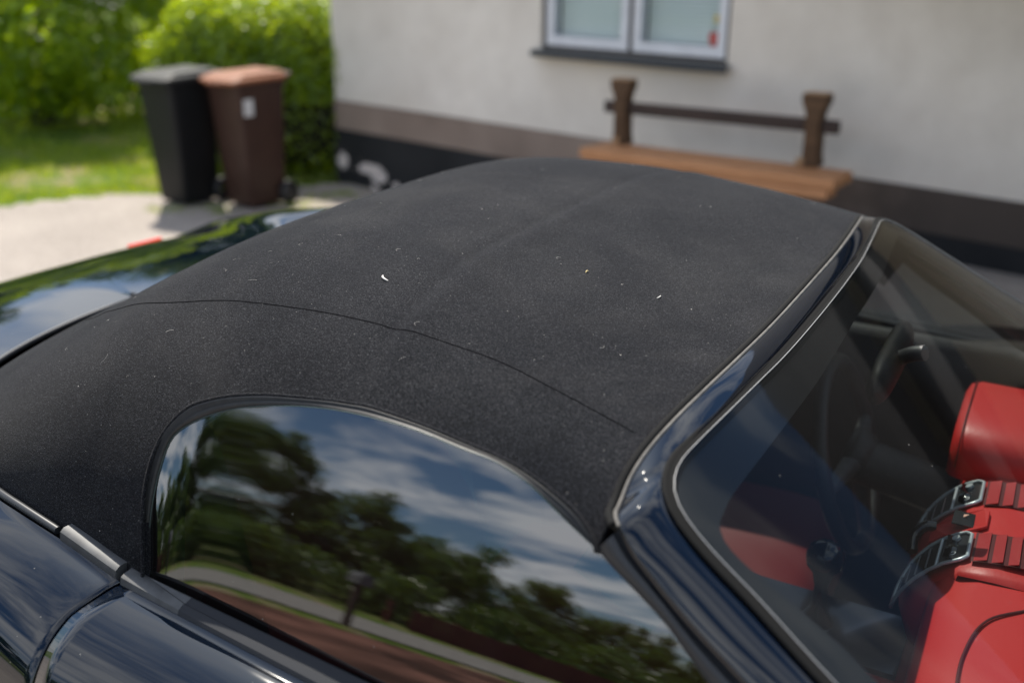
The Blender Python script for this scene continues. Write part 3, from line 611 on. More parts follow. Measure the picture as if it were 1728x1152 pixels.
def hoops(x, y):                                                # the fabric is stretched over hoops
    bow = -.400 + (.13 * y if y > 0 else .03 * max(0, -y - .3) / .25); k = max(0, 1 - (abs(y) / .66)**8)
    return k * (.0023 * math.exp(-((x - bow - .024) / .03)**2) - .0027 * math.exp(-((x - bow) / .013)**2) + .003 * math.exp(-((x + .93 + .1 * y * y) / .04)**2))
def top_pt(x, r, sgn=-1):
    y, z = raw_pt(x, r); return (x, sgn * y, z + hoops(x, sgn * y))
def r_at(x, y):
    lo, hi = 0.0, 1.0; y = abs(y)
    for _ in range(30):
        m_ = (lo + hi) / 2
        if raw_pt(x, m_)[0] < y: lo = m_
        else: hi = m_
    return (lo + hi) / 2
def top_z(x, y): return raw_pt(x, r_at(x, y))[1] + hoops(x, y)
def yg(z): q = max(z - 1.045, 0); return -.740 + .345 * (z - 1.045) + .25 * q * q

def belt_z(x): return 1.042 - .065 * (x + .61) if x > -.61 else hs([-.95, -.86, -.74, -.61, -.5], [1.070, 1.074, 1.063, 1.042, 1.035])(x)
# outline of the cabin opening on the near side
archz = [(-.0300, -.6755, 1.2235), (-.0352, -.6708, 1.2297), (-.0598, -.6561, 1.244), (-.0903, -.6463, 1.2542), (-.1462, -.6347, 1.2677), (-.2071, -.6310, 1.2756), (-.2719, -.6273, 1.282), (-.3524, -.6267, 1.2849), (-.4295, -.6342, 1.2791), (-.4864, -.6408, 1.2718), (-.542, -.6523, 1.2583), (-.576, -.6648, 1.2430), (-.595, -.6815, 1.2205), (-.6026, -.6957, 1.1987), (-.6055, -.716, 1.16), (-.6032, -.7284, 1.1297), (-.5975, -.7401, 1.095), (-.592, -.7505, 1.0588), (-.5905, -.7555, 1.040)]
arch3 = curve(archz, 170)
st = MB(); bound = []
def r_side(x, z):                                               # ring parameter of a point of the outline, from its height
    lo, hi = 0.3, 1.0
    for _ in range(30):
        m_ = (lo + hi) / 2
        if raw_pt(x, m_)[1] > z: lo = m_
        else: hi = m_
    return (lo + hi) / 2
for x, y, z in arch3: bound.append((x, r_side(x, z)))
for q in np.linspace(0, 1, 130)[1:]:
    a = q**.8; bound.append((-.5905 + (XE + .5905) * (1 - (1 - a)**1.7), 1.0))
IM = int(np.argmin([p[0] for p in bound[:len(arch3)]])); low_r = [p[1] for p in bound[IM:len(arch3)]]; low_x = [p[0] for p in bound[IM:len(arch3)]]
NS = 60; cols = []; nb = len(bound)
for i, (xb, rb) in enumerate(bound):
    q = i / (nb - 1); col = []; NA = len(arch3)
    xr = -.005 - .6 * (i / IM)**1.05 if i <= IM else (-.605 - .055 * (i - IM) / (NA - IM) if i <= NA else -.66 + (XE + .66) * ((i - NA) / (nb - 1 - NA)))
    m_e = 2 + 1.5 * min(1, i / IM) if i <= IM else 3.5 + 26 * max(0, 1 - (i - NA) / 22)
    for s in np.linspace(0, 1, NS):
        ss = 1 - (1 - s)**1.6; k = ss**m_e
        if IM < i < NA:
            xx = float(np.interp(rb * ss, low_r, low_x)); col.append(top_pt(xx + (xr - low_x[0]) * (1 - ss)**.45, rb * ss))
        else: col.append(top_pt(xr + (xb - xr) * k, rb * ss))
    cols.append(col)
lip_o = [c_[-1] for c_ in cols[:len(arch3)]]
st.grid([[(x, -y, z) for x, y, z in c_[:0:-1]] + c_ for c_ in cols])
top = st.build('soft_top', M['fabric'], car, solid=.012, flip=True)
from mathutils.bvhtree import BVHTree
_bvh = BVHTree.FromPolygons(st.v, st.f)
def on_roof(x, y):
    hit = _bvh.ray_cast(Vector((x, y, 2.0)), Vector((0, 0, -1)))[0]
    return hit.z if hit else top_z(x, y)
# stitched seams along the roof, near and far
def seam_line(sgn):
    fy = hs([-1.1, -1.0, -.9, -.83, -.744, -.618, -.502, -.395, -.296, -.2225, -.156, -.102, -.035], [.405, .452, .494, .5176, .5368, .5295, .523, .520, .5175, .520, .5295, .5375, .5480])
    return [(x, sgn * (fy(x) + (.035 if sgn > 0 else 0)), on_roof(x, sgn * (fy(x) + (.035 if sgn > 0 else 0))) + .0003) for x in np.linspace(-.05, -1.08, 220)]
for sg in (1, -1): MB().tube(seam_line(sg), .00062, 6).build('seam', M['thread'], top)
# folded lip of the fabric round the side window and the rubber inside it
glass_arch = [(-0.0332, 1.222), (-0.0602, 1.234), (-0.0889, 1.2477), (-0.1199, 1.2619), (-0.1583, 1.2722), (-0.2043, 1.2764), (-0.2617, 1.2817), (-0.3406, 1.2818), (-0.3771, 1.2794), (-0.4338, 1.2714), (-0.5064, 1.2543), (-0.5485, 1.2374), (-0.5804, 1.2181), (-0.5916, 1.2049), (-0.5984, 1.1734), (-0.6007, 1.1375), (-0.5994, 1.1017), (-0.5923, 1.047), (-0.5913, 1.012)]
def pane_y(x, z): return yg(z) + .002 - .013 * math.exp(-max(x + .61, 0) / .03)
g3 = [(x, pane_y(x, z), z) for x, z in glass_arch]
ga = curve(g3, 170)
for sg in (1, -1):
    mb = MB(); rows = []
    ia = int(np.argmin([math.dist(p[::2], (-.6026, 1.1987)) for p in lip_o])); ib = int(np.argmin([math.dist(p[::2], (-.5985, 1.1967)) for p in ga]))
    def lin(c_, n_):
        c_ = np.array(c_); s_ = np.r_[0, np.cumsum(np.linalg.norm(np.diff(c_, axis=0), axis=1))]; return [tuple(float(np.interp(q, s_, c_[:, k_])) for k_ in range(3)) for q in np.linspace(0, s_[-1], n_)]
    def split(c_, k): return lin(c_[:k + 1], 110)[:-1] + lin(c_[k:], 50)
    for (a, b_) in zip(split(lip_o, ia), split(ga, ib)):
        a = Vector(a); b_ = Vector(b_); out = Vector((0, -1, .35)).normalized()
        rows.append([a + out * .002, a.lerp(b_, .22) + out * .0055, a.lerp(b_, .45) - out * .001, a.lerp(b_, .62) + out * .0035, a.lerp(b_, .85) + out * .001, b_ + out * .000, b_ - out * .012])
    if sg < 0: rows = [[Vector((p.x, -p.y, p.z)) for p in r] for r in rows]
    mb.grid(rows); mb.build('window_rubber', M['rubber'], car, flip=(sg < 0))
    mb = MB(); mb.tube([(x, sg * (y - .0015), z + .001) for x, y, z in lip_o], .0026, 8); mb.build('roof_piping', M['fabric'], top)

# ---- side windows
for sg in (1, -1): MB().box((-.005, sg * -.636, 1.19), (.10, .02, .09), ry=rad(28)).build('corner_filler', M['matte_black'], car)
for sg in (1, -1):
    MB().grid([[(-.06, sg * -.630, 1.235), (-.06, sg * -.63, 1.20)], [(-.02, sg * -.640, 1.222), (-.02, sg * -.635, 1.18)], [(.02, sg * -.655, 1.19), (.02, sg * -.645, 1.15)]]).build('corner_filler', M['matte_black'], car)
front_edge = [(-.0326, 1.2231), (-.0202, 1.2156), (.0187, 1.195), (.0464, 1.1794), (.0727, 1.1597), (.0962, 1.1423), (.16, 1.102), (.28, 1.02), (.36, .975)]
def win(sg):
    up = curve(ga[::-1] + [(x, pane_y(x, z), z) for x, z in front_edge[1:]], 150)
    xl_ = glass_arch[-1][0]; mb = MB(); rows = []
    cut = next(i for i, p in enumerate(up) if p[2] > 1.15)            # the pane's rear edge bulges back: lower and upper branch
    lo = sorted(up[:cut + 1], key=lambda p: p[0]); xm = lo[0][0]
    hi = [p for p in up if p[2] >= lo[0][2] - 1e-6 or p[0] > -.5]; hi = sorted(hi, key=lambda p: p[0])
    for x in np.r_[np.linspace(xm, -.55, 30), np.linspace(-.55, .36, 130)[1:]]:
        z1 = float(np.interp(x, [p[0] for p in hi], [p[2] for p in hi]))
        z0 = float(np.interp(x, [p[0] for p in lo], [p[2] for p in lo])) if x < xl_ else .995 - .06 * (x + .6)
        z0 = min(z0, z1 - .0005)
        rows.append([(x, pane_y(x, z0 + (z1 - z0) * q) * sg, z0 + (z1 - z0) * q) for q in np.linspace(0, 1, 24)])
    mb.grid(rows); mb.build('side_window', M['side_glass'] if sg > 0 else M['far_glass'], car, flip=(sg > 0), solid=0)
    # polished edge of the pane
    mb = MB().tube([(x + .0, (y - .001) * sg, z + .0005) for x, y, z in curve(ga, 80)], .0006, 6); return mb
for sg in (1, -1):
    e = win(sg); e.build('pane_edge', mat('pane_edge', (.04, .065, .063), .3) if sg == 1 else bpy.data.materials['pane_edge'], car)

# ---- windscreen
def zw(x, y): return 1.289 - .55 * (x - .03) - .085 * abs(y)**2.5
near_edge = [(.034, -.0), (.0335, -.1), (.030, -.25), (.024, -.351), (.017, -.45), (.011, -.526), (.009, -.562), (.0115, -.588), (.020, -.611), (.034, -.626), (.067, -.641), (.121, -.654), (.185, -.672), (.30, -.697), (.45, -.728), (.62, -.762), (.78, -.79)]
near_ws = curve([(x, y, zw(x, y)) for x, y in near_edge], 90)
def far_of(p): x, y, z = p; y2 = -y * .93; return (x, y2, zw(x, y2))
far_ws = [far_of(p) for p in near_ws]
ws_rows = []
cow = lambda s: .74 + .12 * (1 - s * s)
nst = 44
# glass: columns across, from the top edge curve to the cowl
edge = far_ws[::-1] + near_ws[1:]
top_i = [i for i in range(len(edge))]
mb = MB(); rows = []
half = 30
ys_top = np.linspace(.575, -.615, 61)
def top_edge_x(y):
    src = near_edge[:8] ; s = -abs(y) * (1 if y < 0 else 1 / .93)
    if s <= -.588: return .0115
    return float(np.interp(-s, [-q[1] for q in src], [q[0] for q in src]))
for j, v in enumerate(np.linspace(1, -1, 61)):
    col = []
    for q in np.linspace(0, 1, 30):
        y_t = v * (.588 if v < 0 else .547); y_b = v * (.79 if v < 0 else .735)
        x_t = top_edge_x(y_t); x_b = cow(v)
        # edges follow the pillar curve
        yy = y_t + (y_b - y_t) * q; x = x_t + (x_b - x_t) * q
        if abs(v) > .0:
            e = near_ws if v < 0 else far_ws
            ye = np.interp(x, [p[0] for p in e[38:]], [p[1] for p in e[38:]])
            yy = yy * (1 - abs(v)**3 * (1 if q > .001 else 1)) + ye * abs(v)**3 if q > 0.02 else yy
        col.append((x, yy, zw(x, yy)))
    rows.append(col)
mb.grid(rows); screen = mb.build('windscreen', M['screen_glass'], car, flip=True)
# black printed border under the glass
fb = MB(); rows = []
for p, sgn in ((near_ws, 1), (far_ws, -1)):
    rr = []
    for i, (x, y, z) in enumerate(p):
        k = min(1, i / 40)
        wd = .030 + .018 * k if sgn > 0 else .03
        if i < 34: q = (x + wd * 1.15, y)
        else:
            a = min(1, (i - 34) / 14); q = (x + wd * 1.15 * (1 - a) + .01 * a, y + sgn * wd * a)
        rr.append([(x, y, z - .006), (q[0], q[1], zw(*q) - .006)])
    fb.grid(rr if sgn > 0 else rr[::-1])
fb.build('printed_border', M['frit'], screen)
# thin bright edge + black rubber round the glass
out_n = Vector((.45, 0, .89))
MB().tube([Vector(p) + out_n * .0013 for p in edge], .00055, 6).build('glass_bead', M['bright_bead'], screen)
rub = MB(); rows = []
for i, p in enumerate(edge):
    a = Vector(edge[max(i - 1, 0)]); b_ = Vector(edge[min(i + 1, len(edge) - 1)]); d = (b_ - a).normalized(); n = d.cross(out_n).normalized()
    o = -n if (Vector((.5, 0, zw(.5, 0))) - Vector(p)).dot(n) > 0 else n
    P0 = Vector(p)
    rows.append([P0 + out_n * .001, P0 + o * .003 + out_n * .0025, P0 + o * .006 - out_n * .001, P0 + o * .009 + out_n * .0015, P0 + o * .012 - out_n * .002])
rub.grid(rows); rub.build('screen_rubber', M['matte_black'], screen)

MB().tube([Vector(p) - out_n * .011 for p in edge], .010, 8).build('screen_bed', M['matte_black'], car)
# painted header and pillars
hdr = [(-.005, 0.0), (-.006, -.2), (-.0105, -.33), (-.0165, -.43), (-.024, -.513), (-.0295, -.57), (-.031, -.607), (-.029, -.634)]
hdr3 = [(x + .004, y, top_z(x, y) + .001) for x, y in hdr]
pil = [(-.0215, -.655, 1.2545), (-.0109, -.6697, 1.2525), (.0012, -.6764, 1.2373), (.0263, -.6843, 1.2191), (.0702, -.6965, 1.1906), (.1267, -.7096, 1.1585), (.28, -.745, 1.065), (.42, -.775, .99), (.60, -.80, .90)]
outer_n = curve(hdr3 + pil, 110)
def inner_at(i, n):
    return None
near_in = curve(near_ws[:83], 110)
# match the two curves by arc fraction with anchors: corner to corner
def anchored(c, a, n0=150, n1=110):
    c = np.array(c); return curve(c[:a + 1], n0)[:-1] + curve(c[a:], n1)
io = int(np.argmin(np.linalg.norm(np.array(outer_n) - np.array((-.022, -.648, 1.256)), axis=1)))
ii = int(np.argmin(np.linalg.norm(np.array(near_in)[:, :2] - np.array((.0115, -.588)), axis=1)))
A_, B_ = anchored(outer_n, io), anchored(near_in, ii)
fr = MB()
for sgn in (1, -1):
    rows = []
    for i, (a, b_) in enumerate(zip(A_, B_)):
        a = Vector(a); b_ = Vector(b_)
        if sgn < 0:
            a = Vector((a.x, -a.y * .955, a.z)); b_ = Vector((b_.x, -b_.y * .93, zw(b_.x, b_.y * .93)))
        t = min(1, max(0, (i - 105) / 70)); t = t * t * (3 - 2 * t); n = Vector((.25, -sgn * .75 * t, .85)).normalized()
        w = (b_ - a); b2 = b_ - w.normalized() * .011
        row = [a - n * .016 - w.normalized() * -.004, a - n * .003, a + n * .002]
        for q in (.08, .2, .35, .5, .65, .8, .92): row.append(a.lerp(b2, q) + n * (.002 + (.0018 + .0060 * t) * (1 - (2 * q - 1)**2)))
        row += [b2 + n * .001, b2 - n * .012]
        rows.append(row)
    fr.grid(rows if sgn > 0 else rows[::-1])
frame = fr.build('windscreen_frame', M['paint'], car, flip=True)
# pale weatherstrip between fabric and header
strip = [(x - .001, y, z + .0015) for x, y, z in curve(hdr3 + pil[:2], 60)]
ws_all = [(x, -y * .955, z) for x, y, z in strip[::-1]] + strip[1:]
MB().tube(ws_all, .0022, 8).build('header_weatherstrip', M['grey_seal'], car)
MB().tube([(x - .0065, y, z - .0005) for x, y, z in ws_all], .0042, 8).build('header_gasket', M['matte_black'], car)
# matt black channel between the pillar and the door glass
ch = MB()
fe = curve([(x, yg(z), z) for x, z in front_edge], 60)
po = curve(pil[1:7] , 60)
for sgn in (1, -1):
    rows = []
    for a, b_ in zip(fe, po):
        a = Vector(a); b_ = Vector(b_); n = Vector((.2, -.85, .45)).normalized()
        r = [a - n * .012, a + n * .003, a.lerp(b_, .1) + n * .0055, a.lerp(b_, .62) + n * .0045, a.lerp(b_, .74) + n * .001, a.lerp(b_, .80) - n * .010, a.lerp(b_, .88) - n * .010, b_ - n * .004, b_ - n * .014]
        rows.append([Vector((p.x, p.y * sgn * (1 if sgn > 0 else .955), p.z)) for p in r])
    MB().grid(rows if sgn > 0 else rows[::-1]).build('pillar_rubber', M['dark_satin'], car)

# ---- body shell: rings from the cabin opening outwards and down
def side_prof(k=1.0):
    return [(0, 0), (.004, .002), (.02, .0035), (.045, .008), (.075, .019), (.10, .036), (.12, .062), (.134, .098), (.142, .14), (.146, .20), (.142, .30), (.128, .42), (.10, .56), (.06, .72), (.02, .82)]
prof = side_prof()
XD0, XD1 = -.61, .72
def shut_x(d):   # rear edge of the door, leaning back as it goes down
    return -.613 - .016 * min(d / .0137, 1)**.6 + .02 * min(max(d - .1, 0) / .5, 1)
def hip(x):       # the body swells over the rear wheel
    return 1 + .10 * math.exp(-((x + 1.25) / .4)**2)
def side_pt(x, j):
    o, d = prof[j]; yb = max(-.769 - .025 * (x + .61), -.79) if x > -.61 else -.769 + .07 * min(-.61 - x, .22)
    return (x, yb - o * hip(x) - .012 * 0, belt_z(x) - d)
dense = []
for (o0, d0), (o1, d1) in zip(prof[:-1], prof[1:]):
    for q in (0, .25, .5, .75): dense.append((o0 + (o1 - o0) * q, d0 + (d1 - d0) * q))
dense.append(prof[-1])
po_ = np.array(prof); sarc = np.r_[0, np.cumsum(np.linalg.norm(np.diff(po_, axis=0), axis=1))]
f_o, f_d = hs(sarc, po_[:, 0]), hs(sarc, po_[:, 1])
prof = [(f_o(s), f_d(s)) for s in np.r_[np.linspace(0, .05, 9), np.linspace(.05, .22, 24)[1:], np.linspace(.22, sarc[-1], 14)[1:]]]
GAP = .0028
for sgn, nm in ((1, 'door'), (-1, 'door')):
    mb = MB(); rows = []
    for q in np.linspace(0, 1, 60):
        r = []
        for j, (o, d) in enumerate(prof):
            xs = shut_x(d) + GAP; x = xs + (XD1 - xs) * q; p = side_pt(x, j); r.append((p[0], p[1] * sgn, p[2]))
        rows.append(r)
    lip = [(x - .001, y + sgn * .012, z - .010) for x, y, z in rows[0]]
    rows = [lip] + [[(x - .0006, y + sgn * .002, z - .0016) for x, y, z in rows[0]]] + rows
    mb.grid(rows); mb.build('door', M['paint'], car, flip=(sgn > 0))
# rear body: from the shut line round the tail to the other side
def inner_loop(q):
    """q in 0..1 : near side shut line -> tail centre"""
    x = -.6 + (XE - .035 + .6) * (1 - (1 - q)**1.7)
    xx = max(x + .010, XE + .0005) if x < -.62 else x
    w = wf(xx) if xx > XE + .0006 else 0
    y = -w if q < .999 else 0
    k = min(1, max(0, (-x - .72) / .16)); y = y * k + side_pt(x, 0)[1] * (1 - k)
    return (x, y)
NQ = 90
def outer_plan(q):
    # arc-length walk along the flank then round the tail
    pts = [(-.6, -.93), (-1.0, -.945), (-1.3, -.955), (-1.6, -.94), (-1.85, -.885), (-2.02, -.76), (-2.115, -.56), (-2.16, -.3), (-2.175, 0)]
    return OUT(q)
_op = np.array([(-.6, -.90), (-.8, -.915), (-1.05, -.94), (-1.3, -.95), (-1.55, -.935), (-1.78, -.88), (-1.95, -.77), (-2.04, -.60), (-2.085, -.38), (-2.10, -.18), (-2.105, 0)])
_oc = curve(np.c_[_op, np.zeros(len(_op))], 400)
_os = np.r_[0, np.cumsum([math.dist(a, b_) for a, b_ in zip(_oc[:-1], _oc[1:])])]; _os /= _os[-1]
def OUT(q): return (float(np.interp(q, _os, [p[0] for p in _oc])), float(np.interp(q, _os, [p[1] for p in _oc])))
rear = []
for i in range(NQ + 1):
    q = i / NQ; xi, yi = inner_loop(q); xo, yo = OUT(q**1.0)
    zi = belt_z(xi) if xi > -.9 else (belt_z(-.9) + (1.036 - belt_z(-.9)) * min(1, (-.9 - xi) / .35))
    t = min(1, max(0, (q - .0) / .45)); t = t * t * (3 - 2 * t)      # 0 flank .. 1 tail
    row = []
    for j, (o, d) in enumerate(prof):
        # flank shape
        if q < .02: bx = shut_x(d) - GAP; f = side_pt(bx, j)
        else:
            bx = xi; f = None
        # tail shape : deck, ducktail lip, drop
        s = j / (len(prof) - 1)
        a = min(1, s / .55)
        k = a**1.0
        hx, hy = xi + (xo - xi) * k, yi + (yo - yi) * k
        deck = zi - .010 * a - .112 * a**3.6
        crest = .030 * math.exp(-((a - .72) / .16)**2) * (1 - t) * 0
        lipz = .016 * max(0, (a - .82) / .18)**2 if a < 1 else .016
        hump = .050 * math.exp(-((abs(hy) - .80) / .13)**2) * min(1, max(0, (-hx - 1.0) / .35)) * min(1, a * 2.2)
        z_t = deck + lipz * t + hump
        if s > .55:
            b_ = (s - .55) / .45; z_t = (zi - .122 + .016 * t + hump) - .70 * b_**1.3; hx += -.02 * math.sin(b_ * 3) * t; kk = 1 - .10 * b_; hx = hx if t < .5 else hx * (1 - .06 * b_)
        tail = (hx, hy, z_t)
        # flank: push outward along the plan normal
        nx, ny = (xo - xi), (yo - yi); L_ = math.hypot(nx, ny); nx /= L_; ny /= L_
        x0 = (shut_x(d) - GAP) if q == 0 else xi + (shut_x(d) - GAP - xi) * math.exp(-q / .035) if xi > -1.2 else xi
        fx, fy = x0 + nx * o * hip(xi) * (1 if q > 0 else 0), yi + ny * o * hip(xi)
        if q == 0: fx, fy = x0, side_pt(x0, j)[1]
        fl = (fx, fy, zi - d + .0)
        row.append(tuple(fl[m_] * (1 - t) + tail[m_] * t for m_ in range(3)))
    rear.append(row)
lip = [(x + .001, y + .012, z - .010) for x, y, z in rear[0]]
half_r = [lip, [(x + .0006, y + .002, z - .0016) for x, y, z in rear[0]]] + rear
fullr = half_r + [[(x, -y, z) for x, y, z in r] for r in half_r[-2::-1]]
body = MB().grid(fullr).build('rear_body', M['paint'], car, flip=False)
# front wings + bonnet
mb = MB(); rows = []
xs = np.linspace(XD1 + GAP, 2.05, 50)
def bonnet_row(x):
    q = (x - XD1) / (2.05 - XD1); sm = lambda v: max(0, min(1, v))**2 * (3 - 2 * max(0, min(1, v)))
    hw = .925 * (1 - .22 * max(0, (q - .5) / .5)**2.5); r = []
    crest = .952 - .02 * q - .30 * max(0, (q - .55) / .45)**2.2; mid = .845 + .075 * sm(q / .45) - .02 * q - .30 * max(0, (q - .55) / .45)**2.2
    for a in np.linspace(-1, 1, 81):
        s_ = abs(a)
        if s_ < .70:
            y = .80 * hw / .925 * s_ / .70; k = sm((s_ / .70 - .45) / .5); z = mid * (1 - k) + crest * k - .012 * (s_ / .7)**2 * (1 - k)
        else:
            j = (s_ - .70) / .30 * sarc[-1]; o_, d_ = f_o(j), f_d(j); y = .80 * hw / .925 + o_ * (1 + .12 * math.exp(-((x - 1.3) / .4)**2)); z = crest - d_ * (crest - .2) / .78
        r.append((x, math.copysign(y, a), z))
    return r
for x in xs: rows.append(bonnet_row(x))
mb.grid(rows)
nose = bonnet_row(2.05); mb.grid([nose, [(2.12 + .05 * math.cos(y * 1.6), y * .96, min(z * .9, .60)) for x, y, z in nose], [(2.10, y * .93, min(z, .22)) for x, y, z in nose]])
mb.build('bonnet', M['paint'], car, flip=False)
MB().grid([[(x, v * (.79 if v < 0 else .73) * (.96 + .04 * q), min(zw(x, v * .78) - .022, .93)) for q in np.linspace(0, 1, 10) for x in [.56 + (cow(v) + .02 - .56) * q]] for v in np.linspace(-1, 1, 50)]).build('cowl_panel', M['trim_black'], car, flip=True)
MB().grid([[(x, y, zw(x, y) - .006) for q in (0, .5, 1) for x, y in [(cow(v) - .075 * (1 - q), v * (.775 if v < 0 else .72))]] for v in np.linspace(-1, 1, 50)]).build('printed_border', M['frit'], screen)

# ---- wheel openings
def cut_arch(ob, cx):
    bm_ = bmesh.new(); bm_.from_mesh(ob.data)
    kill = [f for f in bm_.faces if (f.calc_center_median().x - cx)**2 + (f.calc_center_median().z - .34)**2 < .375**2 and abs(f.calc_center_median().y) > .55]
    bmesh.ops.delete(bm_, geom=kill, context='FACES'); bm_.to_mesh(ob.data); bm_.free()
for ob in list(car.children):
    if ob.name.split('.')[0] in ('rear_body', 'door'): cut_arch(ob, -1.32)
    if ob.name.split('.')[0] in ('bonnet', 'door'): cut_arch(ob, 1.30)
for cx in (-1.32, 1.30):
    for sy in (-1, 1):
        pts = [(cx + .385 * math.cos(q), sy * (.925 if cx > 0 else .92), .34 + .385 * math.sin(q)) for q in np.linspace(-.35, math.pi + .35, 40)]
        MB().tube(pts, .036, 8).build('arch_lip', M['matte_black'], car)
# ---- belt mouldings
def moulding(path, prof_fn, name, mtl, parent, sgn=1, cap=True):
    rows = [[(p[0], p[1] * sgn, p[2]) for p in prof_fn(q)] for q in path]
    mb = MB().grid(rows)
    if cap:
        for r in (rows[0], rows[-1]): o = len(mb.v); mb.v += [tuple(p) for p in r]; mb.f.append(tuple(range(o, o + len(r))))
    return mb.build(name, mtl, parent, smooth=True, flip=(sgn > 0), auto=35)
def door_mould(x):
    zb_ = belt_z(x); yi_ = yg(1.03) - .004; yo_ = side_pt(x, 0)[1] - .001
    k = max(0, 1 - (x + .613) / .10)                                # the triangular cap at the rear end stands higher
    return [(x, yo_ + .002, zb_ - .006), (x, yo_ - .001, zb_ + .000), (x, yo_ + .0015, zb_ + .0045 + .004 * k), (x, yo_ + .006, zb_ + .0065 + .004 * k), (x, yo_ + .010 + .010 * k, zb_ + .008 + .004 * k), (x, yo_ + .012 + .011 * k, zb_ + .0065 + .005 * k), (x, yi_ - .002, zb_ + .009 + .002 * k), (x, yi_ + .001, zb_ + .0075), (x, yi_ + .006, zb_ - .02)]
def rear_mould(x):
    zb_ = belt_z(x) + .002 ; yo_ = side_pt(x, 0)[1] - .001; yi_ = yo_ + .026
    return [(x, yo_ + .002, zb_ - .008), (x, yo_, zb_ + .001), (x, yo_ + .002, zb_ + .0105), (x, yo_ + .008, zb_ + .014), (x, min(yi_, yo_ + .020), zb_ + .013), (x, yi_ + .010, zb_ - .008)]
for sgn in (1, -1):
    moulding(np.linspace(-.613, -.515, 24), door_mould, 'moulding_cap', M['satin'], car, sgn)
    moulding(np.linspace(-.5145, .40, 60), door_mould, 'door_moulding', M['moulding_grey'], car, sgn)
    moulding(np.linspace(-.622, -.728, 14), rear_mould, 'moulding_cap', M['satin'], car, sgn)
# slim bright strip where the fabric meets the body, round the tail
lp = []
for i in range(140):
    q = .06 + .94 * i / 139; x, y = inner_loop(q)
    if x > -.735: continue
    zi = belt_z(x) if x > -.9 else (belt_z(-.9) + (1.036 - belt_z(-.9)) * min(1, (-.9 - x) / .35)); lp.append((x + .004 * (1 if x < -1.2 else 0), y + .008 * (1 if x > -1.3 else 0), zi + .003))
lp = lp + mirror(lp[-2::-1])
MB().tube(lp, .0055, 8).build('roof_surround', M['dark_satin'], car)
# tail lamps
for sgn in (1, -1):
    rows = []
    for q in np.linspace(.725, .772, 24):
        i = q * NQ; i0 = int(i); a = i - i0
        J = [k for k in range(len(prof)) if .545 <= k / (len(prof) - 1) <= .66]
        r = []
        for k in J:
            p = Vector(rear[i0][k]).lerp(Vector(rear[min(i0 + 1, NQ)][k]), a); r.append((p.x - .004, p.y * sgn * 1.004, p.z + .007))
        rows.append(r)
    MB().grid(rows).build('tail_lamp', M['red_light'], car, flip=(sgn < 0), solid=.01)
# wheels
def wheel(x, y):
    s = 1 if y > 0 else -1
    tyre = MB(); prof_t = [(.23, -.11), (.31, -.12), (.335, -.09), (.34, 0), (.335, .09), (.31, .12), (.23, .11)]
    n = 36; tyre.grid([[(r * math.cos(a), w, r * math.sin(a)) for r, w in prof_t] for a in [2 * math.pi * k / n for k in range(n)]], True)
    w = tyre.build('wheel', M['rubber'], car); w.location = (x, y, .34)
    rm = MB(); rm.grid([[(r * math.cos(a), wv * s, r * math.sin(a)) for r, wv in ((.235, .11), (.225, .105), (.2, .06), (.2, -.1))] for a in [2 * math.pi * k / n for k in range(n)]], True)
    for k in range(10):
        a = 2 * math.pi * k / 10; rm.box((.115 * math.cos(a), s * .085, .115 * math.sin(a)), (.21, .02, .028), ry=-a)
    rm.build('rim', M['satin'], w)
for x in (-1.32, 1.30):
    for y in (-.79, .79): wheel(x, y)
MB().box((.0, 0, .25), (3.9, 1.25, .10)).build('floor_pan', M['matte_black'], car)

# ---- cabin
lea, ldk, tb = M['leather'], M['leather_dark'], M['trim_black']; sea = M['leather_shaded']
# dashboard: one swept section, with a raised centre pod
def dash_edge(y):  return .235 + .05 * max(0, abs(y) - .35)**1.5 + .03 * math.exp(-((y + .0) / .5)**2) * 0
rows = []
for y in np.linspace(-.70, .60, 80):
    e = dash_edge(y); b_ = .012 * math.exp(-((y + .42) / .2)**2)
    rows.append([(e + .10, y, .62), (e + .05, y, .74), (e + .012, y, .85), (e, y, .90), (e + .006, y, .925), (e + .022, y, .943), (e + .06, y, .953 + b_), (e + .14, y, .958 + b_), (e + .27, y * .97, .950), (e + .37, y * .93, .918), (e + .41, y * .92, .87)])
dash = MB().grid(rows).build('dashboard', lea, car, flip=False)
MB().tube(curve([(.36, -.15, .9605), (.315, -.20, .961), (.295, -.29, .964), (.297, -.42, .972), (.31, -.58, .966), (.36, -.66, .962), (.5, -.67, .952)], 60), .0018, 6).build('stitch_line', ldk, dash)
# centre pod
pod_c = .045
def pod_row(y):
    t = (y - pod_c) / .15; h = max(0, 1 - abs(t)**4.5); k = h**.5
    return [(.26, y, .80), (.205 + .05 * (1 - k), y, .815), (.192 + .055 * (1 - k), y, .85), (.205 + .045 * (1 - k), y, .893 - .01 * (1 - k)), (.232 + .03 * (1 - k), y, .932 - .012 * (1 - k)), (.268, y, .955 + .006 * k), (.315, y, .958 + .014 * k), (.40, y, .958 + .017 * k), (.52, y, .952 + .004 * k), (.58, y, .93)]
MB().grid([pod_row(y) for y in np.linspace(pod_c - .15, pod_c + .15, 60)]).build('centre_pod', lea, dash, flip=False)
pr = curve([(p[0], 0, p[2]) for p in pod_row(pod_c)], 200); ps = np.r_[0, np.cumsum([math.dist(a, b_) for a, b_ in zip(pr[:-1], pr[1:])])]
s0 = ps[int(np.argmin([math.dist((p[0], p[2]), (.205, .893)) for p in pr]))]
